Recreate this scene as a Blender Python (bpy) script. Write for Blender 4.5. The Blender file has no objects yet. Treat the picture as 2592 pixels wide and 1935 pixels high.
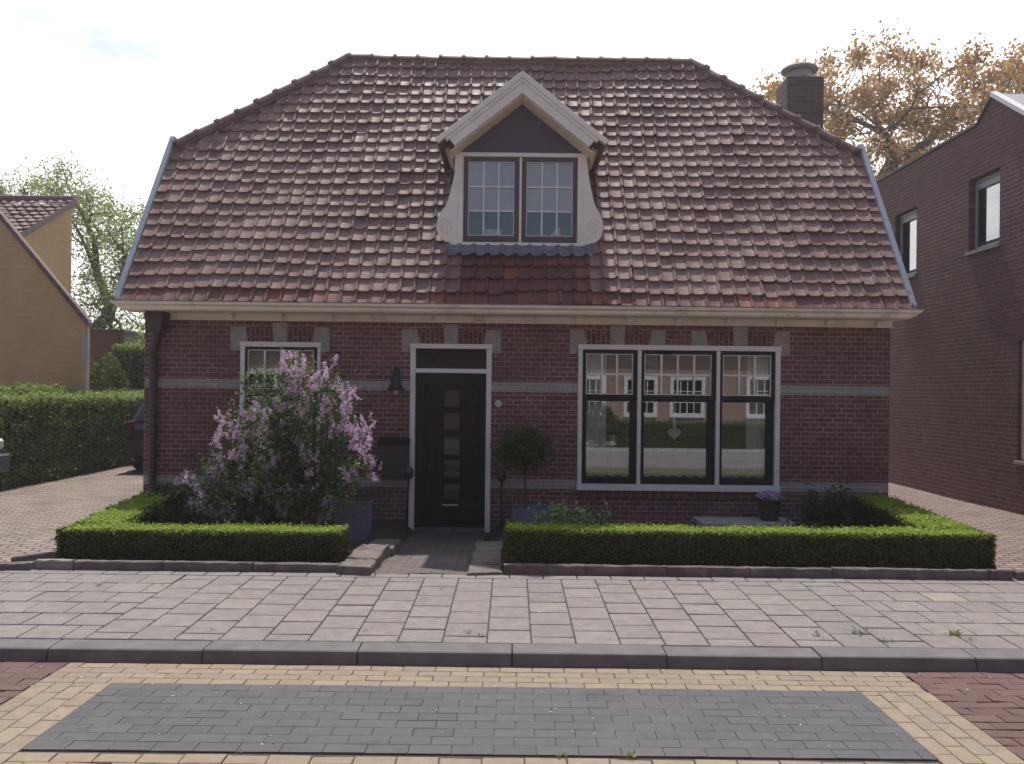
import bpy, math, random
import numpy as np
from mathutils import Vector, Matrix
R = math.radians
S = bpy.context.scene
COL = S.collection
# ------------------------------------------------------------------ survey: the photograph's pixels -> metres
F, CX, CY, RHO, CZ = 2157.0, 1296.0, 990.0, R(0.65), 1.65
_c, _s = math.cos(RHO), math.sin(RHO)
def at(px, py, d):
    dx, dy = px - CX, py - CY
    u, v = dx*_c + dy*_s, -dx*_s + dy*_c
    return Vector((u/F*d, d, CZ - v/F*d))
def rect(l, r, t, b, d):
    """pixel rectangle on the plane y=d -> x0,x1,z0,z1"""
    mx, my = (l+r)/2, (t+b)/2
    return at(l, my, d).x, at(r, my, d).x, at(mx, b, d).z, at(mx, t, d).z

# ------------------------------------------------------------------ mesh builder
class MB:
    def __init__(s):
        s.v = []; s.f = []; s.m = []; s.np = []; s.attr = {}
    def add(s, vs, fs, mi=0):
        o = len(s.v); s.v += [tuple(p) for p in vs]
        s.f += [tuple(i+o for i in f) for f in fs]; s.m += [mi]*len(fs)
        return s
    def box(s, x0, x1, y0, y1, z0, z1, mi=0):
        return s.add([(x0,y0,z0),(x1,y0,z0),(x1,y1,z0),(x0,y1,z0),(x0,y0,z1),(x1,y0,z1),(x1,y1,z1),(x0,y1,z1)],
              [(0,3,2,1),(4,5,6,7),(0,1,5,4),(1,2,6,5),(2,3,7,6),(3,0,4,7)], mi)
    def obox(s, mat, sx, sy, sz, mi=0):
        vs = [mat @ Vector((x*sx/2, y*sy/2, z*sz/2)) for z in (-1,1) for (x,y) in ((-1,-1),(1,-1),(1,1),(-1,1))]
        return s.add(vs, [(0,3,2,1),(4,5,6,7),(0,1,5,4),(1,2,6,5),(2,3,7,6),(3,0,4,7)], mi)
    def prism(s, poly, axis, a, b, mi=0):
        """poly of 2D points, extruded along axis 'x','y','z' from a to b"""
        n = len(poly)
        def P(p, t):
            return {'x': (t,p[0],p[1]), 'y': (p[0],t,p[1]), 'z': (p[0],p[1],t)}[axis]
        vs = [P(p,a) for p in poly] + [P(p,b) for p in poly]
        fs = [tuple(range(n)), tuple(range(2*n-1, n-1, -1))] + [(i, i+n, (i+1)%n+n, (i+1)%n) for i in range(n)]
        return s.add(vs, fs, mi)
    def tube(s, pts, rad, n=8, mi=0, cap=True):
        pts = [Vector(p) for p in pts]
        if not hasattr(rad, '__len__'): rad = [rad]*len(pts)
        up = None; rings = []
        for i, p in enumerate(pts):
            t = (pts[min(i+1,len(pts)-1)] - pts[max(i-1,0)])
            if t.length < 1e-9: t = Vector((0,0,1))
            t.normalize()
            if up is None: up = t.orthogonal().normalized()
            else:
                up = up - t*up.dot(t)
                up = t.orthogonal().normalized() if up.length < 1e-6 else up.normalized()
            w = t.cross(up)
            rings.append([p + (up*math.cos(2*math.pi*k/n) + w*math.sin(2*math.pi*k/n))*rad[i] for k in range(n)])
        vs = [q for r in rings for q in r]; fs = []
        for i in range(len(pts)-1):
            for k in range(n):
                fs.append((i*n+k, i*n+(k+1)%n, (i+1)*n+(k+1)%n, (i+1)*n+k))
        if cap:
            fs.append(tuple(range(n-1,-1,-1))); fs.append(tuple(range((len(pts)-1)*n, len(pts)*n)))
        return s.add(vs, fs, mi)
    def lathe(s, prof, c, n=24, mi=0):
        vs = []; fs = []
        for (r, z) in prof:
            for k in range(n):
                a = 2*math.pi*k/n
                vs.append((c[0]+r*math.cos(a), c[1]+r*math.sin(a), c[2]+z))
        for i in range(len(prof)-1):
            for k in range(n):
                fs.append((i*n+k, i*n+(k+1)%n, (i+1)*n+(k+1)%n, (i+1)*n+k))
        fs.append(tuple(range(n-1,-1,-1))); fs.append(tuple(range((len(prof)-1)*n, len(prof)*n)))
        return s.add(vs, fs, mi)
    def quads(s, V, mi=0):
        """V: (N,4,3) array of loose quads"""
        s.np.append((np.asarray(V, dtype=np.float64).reshape(-1,4,3), mi)); return s
    def build(s, name, mats, parent=None, smooth=False, bevel=0, seg=1):
        if not isinstance(mats, (list, tuple)): mats = [mats]
        me = bpy.data.meshes.new(name)
        nv0 = len(s.v)
        co = np.array(s.v, dtype=np.float64).reshape(-1,3)
        lt = [len(f) for f in s.f]; li = [i for f in s.f for i in f]; mi = list(s.m)
        co_l = [co]; lt_l = [np.array(lt, dtype=np.int32)]; li_l = [np.array(li, dtype=np.int32)]; mi_l = [np.array(mi, dtype=np.int32)]
        off = nv0
        for V, m in s.np:
            n = len(V)
            co_l.append(V.reshape(-1,3)); lt_l.append(np.full(n,4,np.int32)); li_l.append(np.arange(off, off+4*n, dtype=np.int32)); mi_l.append(np.full(n,m,np.int32))
            off += 4*n
        co = np.concatenate(co_l); lt = np.concatenate(lt_l); li = np.concatenate(li_l); mi = np.concatenate(mi_l)
        org = Vector((0,0,0))
        me.vertices.add(len(co)); me.vertices.foreach_set('co', co.astype(np.float32).ravel())
        me.loops.add(len(li)); me.loops.foreach_set('vertex_index', li)
        me.polygons.add(len(lt)); ls = np.concatenate([[0], np.cumsum(lt)[:-1]]).astype(np.int32)
        me.polygons.foreach_set('loop_start', ls); me.polygons.foreach_set('loop_total', lt)
        me.polygons.foreach_set('material_index', mi)
        me.polygons.foreach_set('use_smooth', np.full(len(lt), bool(smooth), dtype=bool))
        for m in mats: me.materials.append(m)
        for k, vals in s.attr.items():
            a = me.attributes.new(k, 'FLOAT', 'FACE'); a.data.foreach_set('value', np.array(vals, dtype=np.float32))
        me.update(calc_edges=True); me.validate()
        o = bpy.data.objects.new(name, me); COL.objects.link(o)
        if parent is not None:
            o.parent = parent; o.matrix_parent_inverse = Matrix.Identity(4)
            o.location = -WORLD.get(parent.name, Vector((0,0,0)))
        WORLD[o.name] = Vector((0,0,0))
        if bevel:
            b = o.modifiers.new('bevel', 'BEVEL'); b.width = bevel; b.segments = seg; b.limit_method = 'ANGLE'; b.angle_limit = R(40)
        return o
WORLD = {}
def tag(o, label=None, cat=None, group=None, kind=None):
    if label: o['label'] = label
    if cat: o['category'] = cat
    if group: o['group'] = group
    if kind: o['kind'] = kind
    return o
def thing(name, loc, label, cat, group=None):
    o = bpy.data.objects.new(name, None); COL.objects.link(o); o.location = loc; o.empty_display_size = .1
    WORLD[o.name] = Vector(loc)
    return tag(o, label, cat, group)
def dup(o, loc=None, label=None):
    def cp(x, parent=None):
        c = x.copy(); COL.objects.link(c)
        if parent is not None: c.parent = parent; c.matrix_parent_inverse = Matrix.Identity(4)
        for ch in list(x.children): cp(ch, c)
        return c
    c = cp(o)
    if loc is not None: c.location = loc
    if label: c['label'] = label
    return c

# ------------------------------------------------------------------ materials
class NT:
    def __init__(s, name):
        s.mat = bpy.data.materials.new(name); s.mat.use_nodes = True
        s.t = s.mat.node_tree; s.t.nodes.clear()
        s.out = s.t.nodes.new('ShaderNodeOutputMaterial')
    def n(s, t, **k):
        x = s.t.nodes.new('ShaderNode'+t)
        for a, b in k.items(): setattr(x, a, b)
        return x
    def put(s, sock, val):
        if isinstance(val, bpy.types.NodeSocket): s.t.links.new(val, sock)
        elif val is not None:
            try: sock.default_value = val
            except Exception: sock.default_value = tuple(val) + (1,)
    def M(s, op, a, b=None, c=None):
        x = s.n('Math', operation=op)
        for i, v in enumerate((a, b, c)):
            if v is not None: s.put(x.inputs[i], v)
        return x.outputs[0]
    def ramp(s, fac, stops, interp='LINEAR'):
        x = s.n('ValToRGB'); x.color_ramp.interpolation = interp
        el = x.color_ramp.elements
        while len(el) < len(stops): el.new(.5)
        for e, (p, c) in zip(el, stops): e.position = p; e.color = tuple(c) + (1,)
        s.put(x.inputs[0], fac); return x.outputs[0]
    def mix(s, fac, a, b, mode='MIX'):
        x = s.n('Mix', data_type='RGBA', blend_type=mode)
        s.put(x.inputs[0], fac)
        for i, v in ((6,a),(7,b)):
            if isinstance(v, bpy.types.NodeSocket): s.t.links.new(v, x.inputs[i])
            else: x.inputs[i].default_value = tuple(v)[:3] + (1,)
        return x.outputs[2]
    def noise(s, vec, scale, detail=4, rough=.55, out=0):
        x = s.n('TexNoise'); s.put(x.inputs['Vector'], vec); x.inputs['Scale'].default_value = scale
        x.inputs['Detail'].default_value = detail; x.inputs['Roughness'].default_value = rough
        return x.outputs[out]
    def sm(s, x, lo, hi):
        y = s.n('MapRange', interpolation_type='SMOOTHSTEP'); s.put(y.inputs[0], x)
        y.inputs[1].default_value = lo; y.inputs[2].default_value = hi
        return y.outputs[0]
    def obj(s): return s.n('TexCoord').outputs['Object']
    def pos(s): return s.n('NewGeometry').outputs['Position']
    def island(s): return s.n('NewGeometry').outputs['Random Per Island']
    def bsdf(s, col, rough=.6, spec=.5, metal=0, height=None, bump=.3, dist=.01):
        p = s.n('BsdfPrincipled'); s.put(p.inputs['Base Color'], col); s.put(p.inputs['Roughness'], rough)
        p.inputs['Specular IOR Level'].default_value = spec; p.inputs['Metallic'].default_value = metal
        if height is not None:
            b = s.n('Bump'); b.inputs['Strength'].default_value = bump; b.inputs['Distance'].default_value = dist
            s.put(b.inputs['Height'], height); s.t.links.new(b.outputs[0], p.inputs['Normal'])
        return p.outputs[0]
    def done(s, sh): s.t.links.new(sh, s.out.inputs['Surface']); return s.mat

def sc(c, k): return tuple(min(1, x*k) for x in c)
def plain(name, c, rough=.6, var=.15, scale=6., bump=.15, bscale=60., metal=0, spec=.5, streak=None):
    t = NT(name); p = t.pos()
    n1 = t.noise(p, scale, 5); col = t.ramp(n1, [(.3, sc(c,1-var)), (.7, sc(c,1+var))])
    if streak:
        col = t.mix(t.sm(t.noise(p, scale*.45, 6, .7), .52, .72), col, streak)
    return t.done(t.bsdf(col, rough, spec, metal, t.noise(p, bscale, 3), bump, .004))

def masonry(name, u, v, L, H, mortar, cols, mcol, bond='cross', rough=.85, stain=None, bump=.6, jit=.004, mortvar=.25, big=.18, stain_s=.9):
    """bricks laid in u (along) and v (up), from the point's position: every brick its own tone, mortar, wear"""
    t = NT(name); pos = t.pos()
    wob = t.n('VectorMath', operation='MULTIPLY_ADD')
    t.t.links.new(t.noise(pos, 9, 3, .6, 1), wob.inputs[0]); wob.inputs[1].default_value = (jit,)*3; t.t.links.new(pos, wob.inputs[2])
    sep = t.n('SeparateXYZ'); t.t.links.new(wob.outputs[0], sep.inputs[0])
    U, V = sep.outputs['XYZ'.index(u)], sep.outputs['XYZ'.index(v)]
    V = t.M('ADD', V, 20.0); U = t.M('ADD', U, 60.0)
    r = t.M('DIVIDE', V, H); row = t.M('FLOOR', r); fv = t.M('FRACT', r)
    par = t.M('MODULO', row, 2.0)
    if bond == 'cross':
        Lr = t.M('MULTIPLY_ADD', par, -L*.5, L); uo = t.M('MULTIPLY_ADD', t.M('MODULO', row, 4.0), L*.25, U)
    elif bond == 'stack':
        Lr = L; uo = U
    else:
        Lr = L; uo = t.M('MULTIPLY_ADD', par, L*.5, U)
    q = t.M('DIVIDE', uo, Lr); colm = t.M('FLOOR', q); fu = t.M('FRACT', q)
    du = t.M('MULTIPLY', t.M('MINIMUM', fu, t.M('SUBTRACT', 1.0, fu)), Lr)
    dv = t.M('MULTIPLY', t.M('MINIMUM', fv, t.M('SUBTRACT', 1.0, fv)), H)
    d = t.M('MINIMUM', du, dv)
    d = t.M('ADD', d, t.M('MULTIPLY', t.M('SUBTRACT', t.noise(pos, 55, 3), .5), mortar*.9))
    mask = t.sm(d, mortar*.35, mortar*.75)
    cv = t.n('CombineXYZ'); t.put(cv.inputs[0], colm); t.put(cv.inputs[1], row)
    wn = t.n('TexWhiteNoise', noise_dimensions='3D'); t.t.links.new(cv.outputs[0], wn.inputs['Vector'])
    k = len(cols)
    bc = t.ramp(wn.outputs['Value'], [(i/max(1,k-1), c) for i, c in enumerate(cols)])
    fine = t.noise(pos, 40, 5, .65)
    bc = t.mix(.35, bc, t.ramp(fine, [(.25, (.25,.25,.25)), (.75, (.8,.8,.8))]), 'OVERLAY')
    mc = t.ramp(t.noise(pos, 3.5, 4), [(.3, sc(mcol, 1-mortvar)), (.7, sc(mcol, 1+mortvar))])
    col = t.mix(mask, mc, bc)
    col = t.mix(big, col, t.ramp(t.noise(pos, .8, 4), [(.3, (.2,.2,.2)), (.7, (.8,.8,.8))]), 'OVERLAY')
    if stain: col = t.mix(t.M('MULTIPLY', t.sm(t.noise(pos, stain_s, 6, .65), .5, .75), .6), col, stain)
    h = t.M('ADD', t.M('MULTIPLY', mask, .7), t.M('MULTIPLY', fine, .3))
    return t.done(t.bsdf(col, rough, .3, 0, h, bump, .008))

def slabmat(name, cols, rough=.8, var=.2, nscale=14, bump=.35, speck=None, spec=.4, stain=None, wear=0):
    """paving units: one tone per loose unit"""
    t = NT(name); p = t.pos(); k = len(cols)
    c = t.ramp(t.island(), [(i/max(1,k-1), x) for i, x in enumerate(cols)])
    f = t.noise(p, nscale, 6, .6)
    c = t.mix(var*2, c, t.ramp(f, [(.25,(.2,.2,.2)),(.75,(.8,.8,.8))]), 'OVERLAY')
    g = t.noise(p, 160, 2, .7)
    c = t.mix(var*1.2, c, t.ramp(g, [(.3,(.25,.25,.25)),(.7,(.75,.75,.75))]), 'OVERLAY')
    if stain: c = t.mix(t.M('MULTIPLY', t.sm(t.noise(p, 1.3, 5, .65), .5, .72), .55), c, stain)
    if wear: c = t.mix(t.M('MULTIPLY', t.sm(t.noise(p, 2.3, 7, .72), .55, .78), wear), c, (.25,.25,.25), 'MULTIPLY')
    return t.done(t.bsdf(c, rough, spec, 0, t.M('ADD', f, t.M('MULTIPLY', g, .5)), bump, .003))

def leafmat(name, cols, trans=.35, rough=.5, spec=.35, tcol=None):
    t = NT(name); k = len(cols)
    c = t.ramp(t.island(), [(i/max(1,k-1), x) for i, x in enumerate(cols)])
    p = t.bsdf(c, rough, spec)
    tr = t.n('BsdfTranslucent')
    t.t.links.new(t.mix(1.0, c, tcol or (1,1,1), 'MULTIPLY') if tcol else c, tr.inputs[0])
    mx = t.n('MixShader'); mx.inputs[0].default_value = trans
    t.t.links.new(p, mx.inputs[1]); t.t.links.new(tr.outputs[0], mx.inputs[2])
    return t.done(mx.outputs[0])

def glassmat(name, base=.22, tint=(.9,.95,.95)):
    t = NT(name)
    g = t.n('BsdfGlossy'); g.inputs['Roughness'].default_value = .004; g.inputs['Color'].default_value = (.93,.95,.97,1)
    tr = t.n('BsdfTransparent'); tr.inputs['Color'].default_value = tint + (1,)
    fr = t.n('Fresnel'); fr.inputs[0].default_value = 1.5
    fac = t.M('MINIMUM', t.M('MULTIPLY_ADD', fr.outputs[0], 1.0, base), 1.0)
    mx = t.n('MixShader'); t.put(mx.inputs[0], fac); t.t.links.new(tr.outputs[0], mx.inputs[1]); t.t.links.new(g.outputs[0], mx.inputs[2])
    return t.done(mx.outputs[0])

m = {}
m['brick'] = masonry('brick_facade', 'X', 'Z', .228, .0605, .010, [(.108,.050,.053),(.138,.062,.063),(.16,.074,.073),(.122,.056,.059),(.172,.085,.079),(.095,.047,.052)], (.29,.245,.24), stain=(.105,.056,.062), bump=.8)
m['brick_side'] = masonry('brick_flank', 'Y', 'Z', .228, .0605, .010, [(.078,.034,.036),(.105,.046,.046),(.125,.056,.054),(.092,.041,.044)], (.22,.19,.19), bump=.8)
m['arch'] = masonry('brick_arch', 'Z', 'X', .20, .060, .010, [(.085,.035,.036),(.12,.05,.048),(.10,.042,.043)], (.24,.21,.20), bond='running', bump=.8)
m['band'] = masonry('painted_band', 'X', 'Z', .228, .0605, .007, [(.29,.29,.288),(.34,.34,.33),(.31,.31,.305)], (.19,.185,.185), bond='running', stain=(.18,.18,.18), bump=.5)
m['stone'] = plain('grey_stone', (.27,.27,.262), .8, .15, 9, .3, 50, streak=(.21,.215,.20))
m['white'] = plain('white_paint', (.66,.67,.68), .45, .06, 3, .08, 40, streak=(.58,.585,.58))
m['cream'] = plain('cream_paint', (.78,.75,.67), .45, .07, 3, .08, 40, streak=(.50,.46,.38))
m['dormer_paint'] = plain('dormer_paint', (.72,.71,.66), .5, .07, 3, .1, 40, streak=(.60,.60,.55))
m['soffit'] = plain('soffit_paint', (.74,.63,.48), .6, .1, 4, .1, 40)
m['sash'] = plain('sash_paint', (.012,.012,.013), .55, .2, 5, .05, 60, spec=.2)
m['sash_up'] = plain('dormer_sash_paint', (.045,.043,.058), .4, .2, 5, .05, 60)
m['gable'] = plain('gable_boarding', (.055,.048,.088), .55, .15, 4, .1, 60)
m['cheek'] = plain('dormer_cheek', (.12,.075,.055), .7, .2, 5, .2, 40)
m['door'] = plain('door_paint', (.011,.008,.012), .5, .2, 3, .05, 40, spec=.22)
m['doorglass'] = glassmat('door_glass', .0, (.25,.27,.28))
m['glass'] = glassmat('window_glass', .09)
m['glass_up'] = glassmat('dormer_glass', .03)
m['glass_nb'] = glassmat('neighbour_glass', .38)
m['lead'] = plain('lead_flashing', (.16,.155,.185), .6, .3, 8, .3, 30, streak=(.25,.25,.29))
m['zinc'] = plain('zinc_capping', (.30,.34,.40), .5, .12, 4, .1, 30, streak=(.38,.42,.48))
m['pipe'] = plain('downpipe_paint', (.05,.028,.03), .5, .2, 5, .1, 40)
m['black'] = plain('black_iron', (.015,.014,.016), .5, .2, 8, .1, 60)
m['inside'] = plain('room_plaster', (.30,.27,.24), .8, .1, 3, .1, 30)
m['room_teal'] = plain('attic_wall', (.14,.22,.24), .8, .1, 3, .1, 30)
m['blind'] = plain('roller_blind', (.80,.74,.80), .8, .05, 3, .05, 90)
m['bluestone'] = plain('bluestone', (.10,.10,.115), .6, .2, 8, .2, 50)
m['sandstone'] = plain('sandstone_slab', (.165,.135,.118), .9, .28, 9, .6, 30, streak=(.115,.092,.084))
m['border'] = plain('border_stone', (.13,.105,.10), .9, .3, 8, .5, 40, streak=(.19,.165,.15))
m['border_pale'] = plain('border_stone_pale', (.24,.22,.205), .9, .15, 8, .5, 40)
m['kerb'] = plain('kerb_concrete', (.14,.125,.128), .85, .2, 6, .4, 70, streak=(.125,.112,.116))
m['soil'] = plain('soil', (.045,.033,.027), .95, .4, 18, .9, 40)
m['joint'] = plain('joint_sand', (.055,.047,.042), .95, .35, 20, .5, 60, streak=(.045,.05,.028))
m['ground'] = plain('ground_earth', (.09,.10,.05), .95, .3, 4, .3, 10)
m['lawn'] = plain('lawn', (.06,.10,.025), .95, .3, 12, .5, 40)
m['tile_walk'] = slabmat('sidewalk_tiles', [(.213,.184,.172),(.23,.201,.186),(.20,.178,.169),(.243,.213,.194),(.222,.198,.187),(.21,.181,.169)], .85, .16, 11, .35, stain=(.185,.168,.16), wear=.35)
m['tile_tan'] = slabmat('sidewalk_tan', [(.29,.25,.19),(.28,.245,.20)], .85, .10, 9, .3)
m['klinker_yellow'] = slabmat('yellow_klinkers', [(.262,.202,.146),(.285,.226,.165),(.238,.183,.134),(.27,.206,.146),(.256,.202,.155),(.232,.188,.145)], .85, .14, 16, .35, stain=(.235,.195,.15), wear=.3)
m['klinker_dark'] = slabmat('dark_klinkers', [(.080,.079,.083),(.092,.090,.094),(.086,.085,.089),(.10,.096,.098),(.088,.085,.09)], .8, .12, 16, .35, stain=(.118,.112,.111), wear=.5)
m['klinker_red'] = slabmat('red_klinkers', [(.125,.067,.062),(.142,.079,.072),(.112,.062,.058),(.134,.074,.067)], .85, .14, 16, .35, stain=(.125,.082,.075))
m['road_far'] = masonry('road_klinkers', 'X', 'Y', .21, .105, .008, [(.22,.195,.19),(.26,.23,.22),(.20,.18,.178)], (.13,.11,.10), bond='running')
m['drive'] = masonry('driveway_klinkers', 'X', 'Y', .20, .075, .019, [(.25,.20,.17),(.30,.245,.205),(.22,.175,.15),(.275,.22,.19),(.33,.275,.23),(.25,.19,.165)], (.065,.053,.045), bond='running', stain=(.31,.26,.215), jit=.05, bump=1.0)
m['drive_red'] = masonry('driveway_klinkers_red', 'X', 'Y', .20, .085, .019, [(.25,.18,.165),(.30,.22,.20),(.22,.155,.145),(.275,.20,.185),(.32,.245,.215)], (.07,.053,.046), bond='running', stain=(.30,.245,.21), jit=.05, bump=1.0)
m['path'] = masonry('path_klinkers', 'X', 'Y', .20, .10, .010, [(.13,.105,.095),(.16,.13,.12),(.11,.09,.085)], (.07,.06,.05), bond='running', stain=(.10,.10,.075), jit=.02)
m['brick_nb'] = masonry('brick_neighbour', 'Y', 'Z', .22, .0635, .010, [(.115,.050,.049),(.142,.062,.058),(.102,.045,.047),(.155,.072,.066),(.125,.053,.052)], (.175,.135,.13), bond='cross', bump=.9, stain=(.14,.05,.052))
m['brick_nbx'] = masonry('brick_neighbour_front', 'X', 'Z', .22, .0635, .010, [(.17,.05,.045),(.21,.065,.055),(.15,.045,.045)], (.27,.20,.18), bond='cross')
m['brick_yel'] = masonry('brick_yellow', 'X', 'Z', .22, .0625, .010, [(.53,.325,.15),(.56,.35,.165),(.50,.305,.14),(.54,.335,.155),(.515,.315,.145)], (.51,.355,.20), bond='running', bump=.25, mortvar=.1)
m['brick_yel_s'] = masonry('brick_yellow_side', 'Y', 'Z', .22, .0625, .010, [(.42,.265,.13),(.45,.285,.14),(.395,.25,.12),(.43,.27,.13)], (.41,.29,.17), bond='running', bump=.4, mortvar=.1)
m['brick_shed'] = masonry('brick_shed', 'X', 'Z', .22, .0625, .010, [(.10,.065,.055),(.13,.08,.07),(.085,.06,.05)], (.14,.11,.10), bond='running')
m['brick_chim'] = masonry('brick_chimney', 'X', 'Z', .22, .0605, .010, [(.11,.075,.065),(.15,.10,.085),(.09,.065,.06),(.13,.10,.075)], (.17,.14,.13), bond='running', stain=(.13,.12,.085), stain_s=3.)
m['brick_opp'] = masonry('brick_opposite', 'X', 'Z', .22, .0625, .010, [(.34,.215,.175),(.38,.245,.20),(.31,.195,.165),(.36,.225,.18)], (.34,.29,.27), bond='cross')
m['ntile'] = slabmat('neighbour_tiles', [(.12,.062,.062),(.155,.082,.078),(.105,.055,.058),(.17,.097,.092)], .6, .2, 10, .3)
m['ctile'] = slabmat('ridge_caps', [(.17,.095,.085),(.22,.13,.11),(.15,.09,.08),(.25,.17,.14)], .5, .25, 10, .4, stain=(.26,.24,.18))
m['concrete'] = plain('pale_concrete', (.30,.29,.29), .8, .2, 8, .4, 40)
m['grey_pot'] = plain('zinc_planter', (.14,.155,.22), .55, .2, 6, .15, 30)
m['dark_pot'] = plain('dark_pot', (.035,.032,.034), .6, .2, 6, .15, 30)
m['plastic'] = plain('grey_pipe', (.36,.37,.40), .5, .08, 3, .05, 30)
m['coping'] = plain('white_coping', (.70,.68,.72), .5, .05, 3, .05, 30)
m['roofing'] = plain('grey_roofing', (.34,.31,.34), .5, .1, 3, .1, 30)
m['lace'] = None
m['bark'] = plain('bark', (.07,.055,.045), .9, .3, 6, .8, 25)
m['bark2'] = plain('bark_grey', (.085,.072,.066), .9, .3, 6, .8, 25)
m['twig'] = plain('twig', (.06,.045,.035), .9, .3, 10, .6, 40)
m['core'] = plain('hedge_core', (.012,.016,.007), .95, .3, 10, .5, 30)
m['box_leaf'] = leafmat('box_leaves', [(.05,.066,.022),(.07,.09,.027),(.06,.076,.024),(.085,.11,.03),(.11,.14,.035),(.08,.10,.03),(.12,.09,.04)], .3)  # side leaves, darkened to paint in the shade of the hedge fronts
m['box_lit'] = leafmat('box_leaves_lit', [(.24,.34,.04),(.30,.41,.05),(.35,.46,.06),(.40,.50,.075)], .42)  # top leaves, sunlight painted in as a brighter yellow-green
m['privet_lit'] = leafmat('privet_leaves_lit', [(.17,.23,.05),(.22,.29,.06),(.27,.34,.075)], .42)  # brighter copy of the privet leaves, stands for sun on the tops
m['privet'] = leafmat('privet_leaves', [(.07,.10,.03),(.105,.145,.038),(.14,.185,.046),(.19,.245,.058)], .36)
m['bushleaf'] = leafmat('bush_leaves', [(.035,.055,.014),(.06,.095,.018),(.10,.14,.02),(.14,.16,.035)], .35)
m['lilac_leaf'] = leafmat('lilac_leaves', [(.065,.10,.035),(.095,.14,.045),(.13,.18,.055),(.11,.16,.05)], .42)
m['lilac_flower'] = leafmat('lilac_flowers', [(.66,.45,.64),(.75,.57,.72),(.68,.48,.68),(.80,.66,.77),(.59,.42,.63)], .45, .7)
m['topiary'] = leafmat('topiary_leaves', [(.05,.062,.024),(.07,.085,.03),(.09,.105,.036)], .3)
m['perennial'] = leafmat('perennial_leaves', [(.14,.22,.09),(.18,.28,.12),(.22,.33,.15),(.27,.38,.19)], .4)
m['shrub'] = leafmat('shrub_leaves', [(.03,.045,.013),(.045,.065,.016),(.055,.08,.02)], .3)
m['leaf_green'] = leafmat('tree_leaves_green', [(.15,.20,.06),(.20,.26,.075),(.25,.32,.09),(.30,.36,.11)], .55)
m['leaf_rust'] = leafmat('tree_leaves_rust', [(.33,.18,.07),(.42,.24,.095),(.38,.26,.08),(.48,.29,.13),(.42,.21,.11),(.30,.27,.08)], .55)
m['viola'] = leafmat('viola_petals', [(.22,.12,.35),(.45,.33,.58),(.75,.68,.78),(.30,.17,.42)], .3)
m['weed'] = leafmat('weed_leaves', [(.10,.14,.03),(.16,.19,.05),(.22,.21,.08)], .35)
m['litter'] = slabmat('fallen_petals', [(.75,.72,.68),(.6,.55,.45),(.35,.25,.13),(.8,.78,.74)], .8, .1)
m['car_blue'] = plain('car_paint_blue', (.012,.014,.045), .22, .05, 2, .0, 30, spec=.7)
m['car_red'] = plain('car_paint_maroon', (.035,.010,.014), .22, .05, 2, .0, 30, spec=.7)
m['tyre'] = plain('tyre_rubber', (.016,.015,.016), .85, .2, 6, .2, 50)
m['rim'] = plain('wheel_rim', (.35,.35,.36), .35, .05, 3, .0, 30, metal=.8)
m['car_glass'] = plain('car_glass', (.02,.024,.03), .06, .05, 2, .0, 30, spec=.8)
m['taillight'] = plain('tail_lamp', (.12,.010,.014), .2, .1, 20, .05, 60, spec=.8)
m['lamp_clear'] = plain('clear_lamp', (.62,.58,.56), .2, .1, 20, .05, 60, spec=.8)
m['bumper'] = plain('bumper_plastic', (.045,.035,.035), .5, .1, 5, .1, 50)
m['bulb'] = plain('milk_glass', (.55,.52,.5), .3, .05, 3, 0, 30)
m['enamel'] = plain('enamel', (.50,.52,.52), .3, .08, 20, .03, 30)
m['enamel_mark'] = plain('enamel_mark', (.12,.14,.15), .4, .1, 20, .03, 30)
m['fabric'] = plain('white_fabric', (.82,.84,.85), .9, .05, 20, .1, 90)

def lacemat():
    t = NT('lace_net'); p = t.pos()
    w = t.n('TexVoronoi'); w.inputs['Scale'].default_value = 34; t.t.links.new(p, w.inputs['Vector'])
    pat = t.sm(w.outputs['Distance'], .25, .55)
    blo = t.sm(t.noise(p, 14, 3), .42, .6)
    fac = t.M('MULTIPLY_ADD', t.M('MAXIMUM', pat, blo), .22, .77)
    d = t.bsdf((.86,.86,.87), .9, .1)
    tr = t.n('BsdfTransparent'); mx = t.n('MixShader'); t.put(mx.inputs[0], fac)
    t.t.links.new(tr.outputs[0], mx.inputs[1]); t.t.links.new(d, mx.inputs[2])
    return t.done(mx.outputs[0])
m['lace'] = lacemat()

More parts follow.
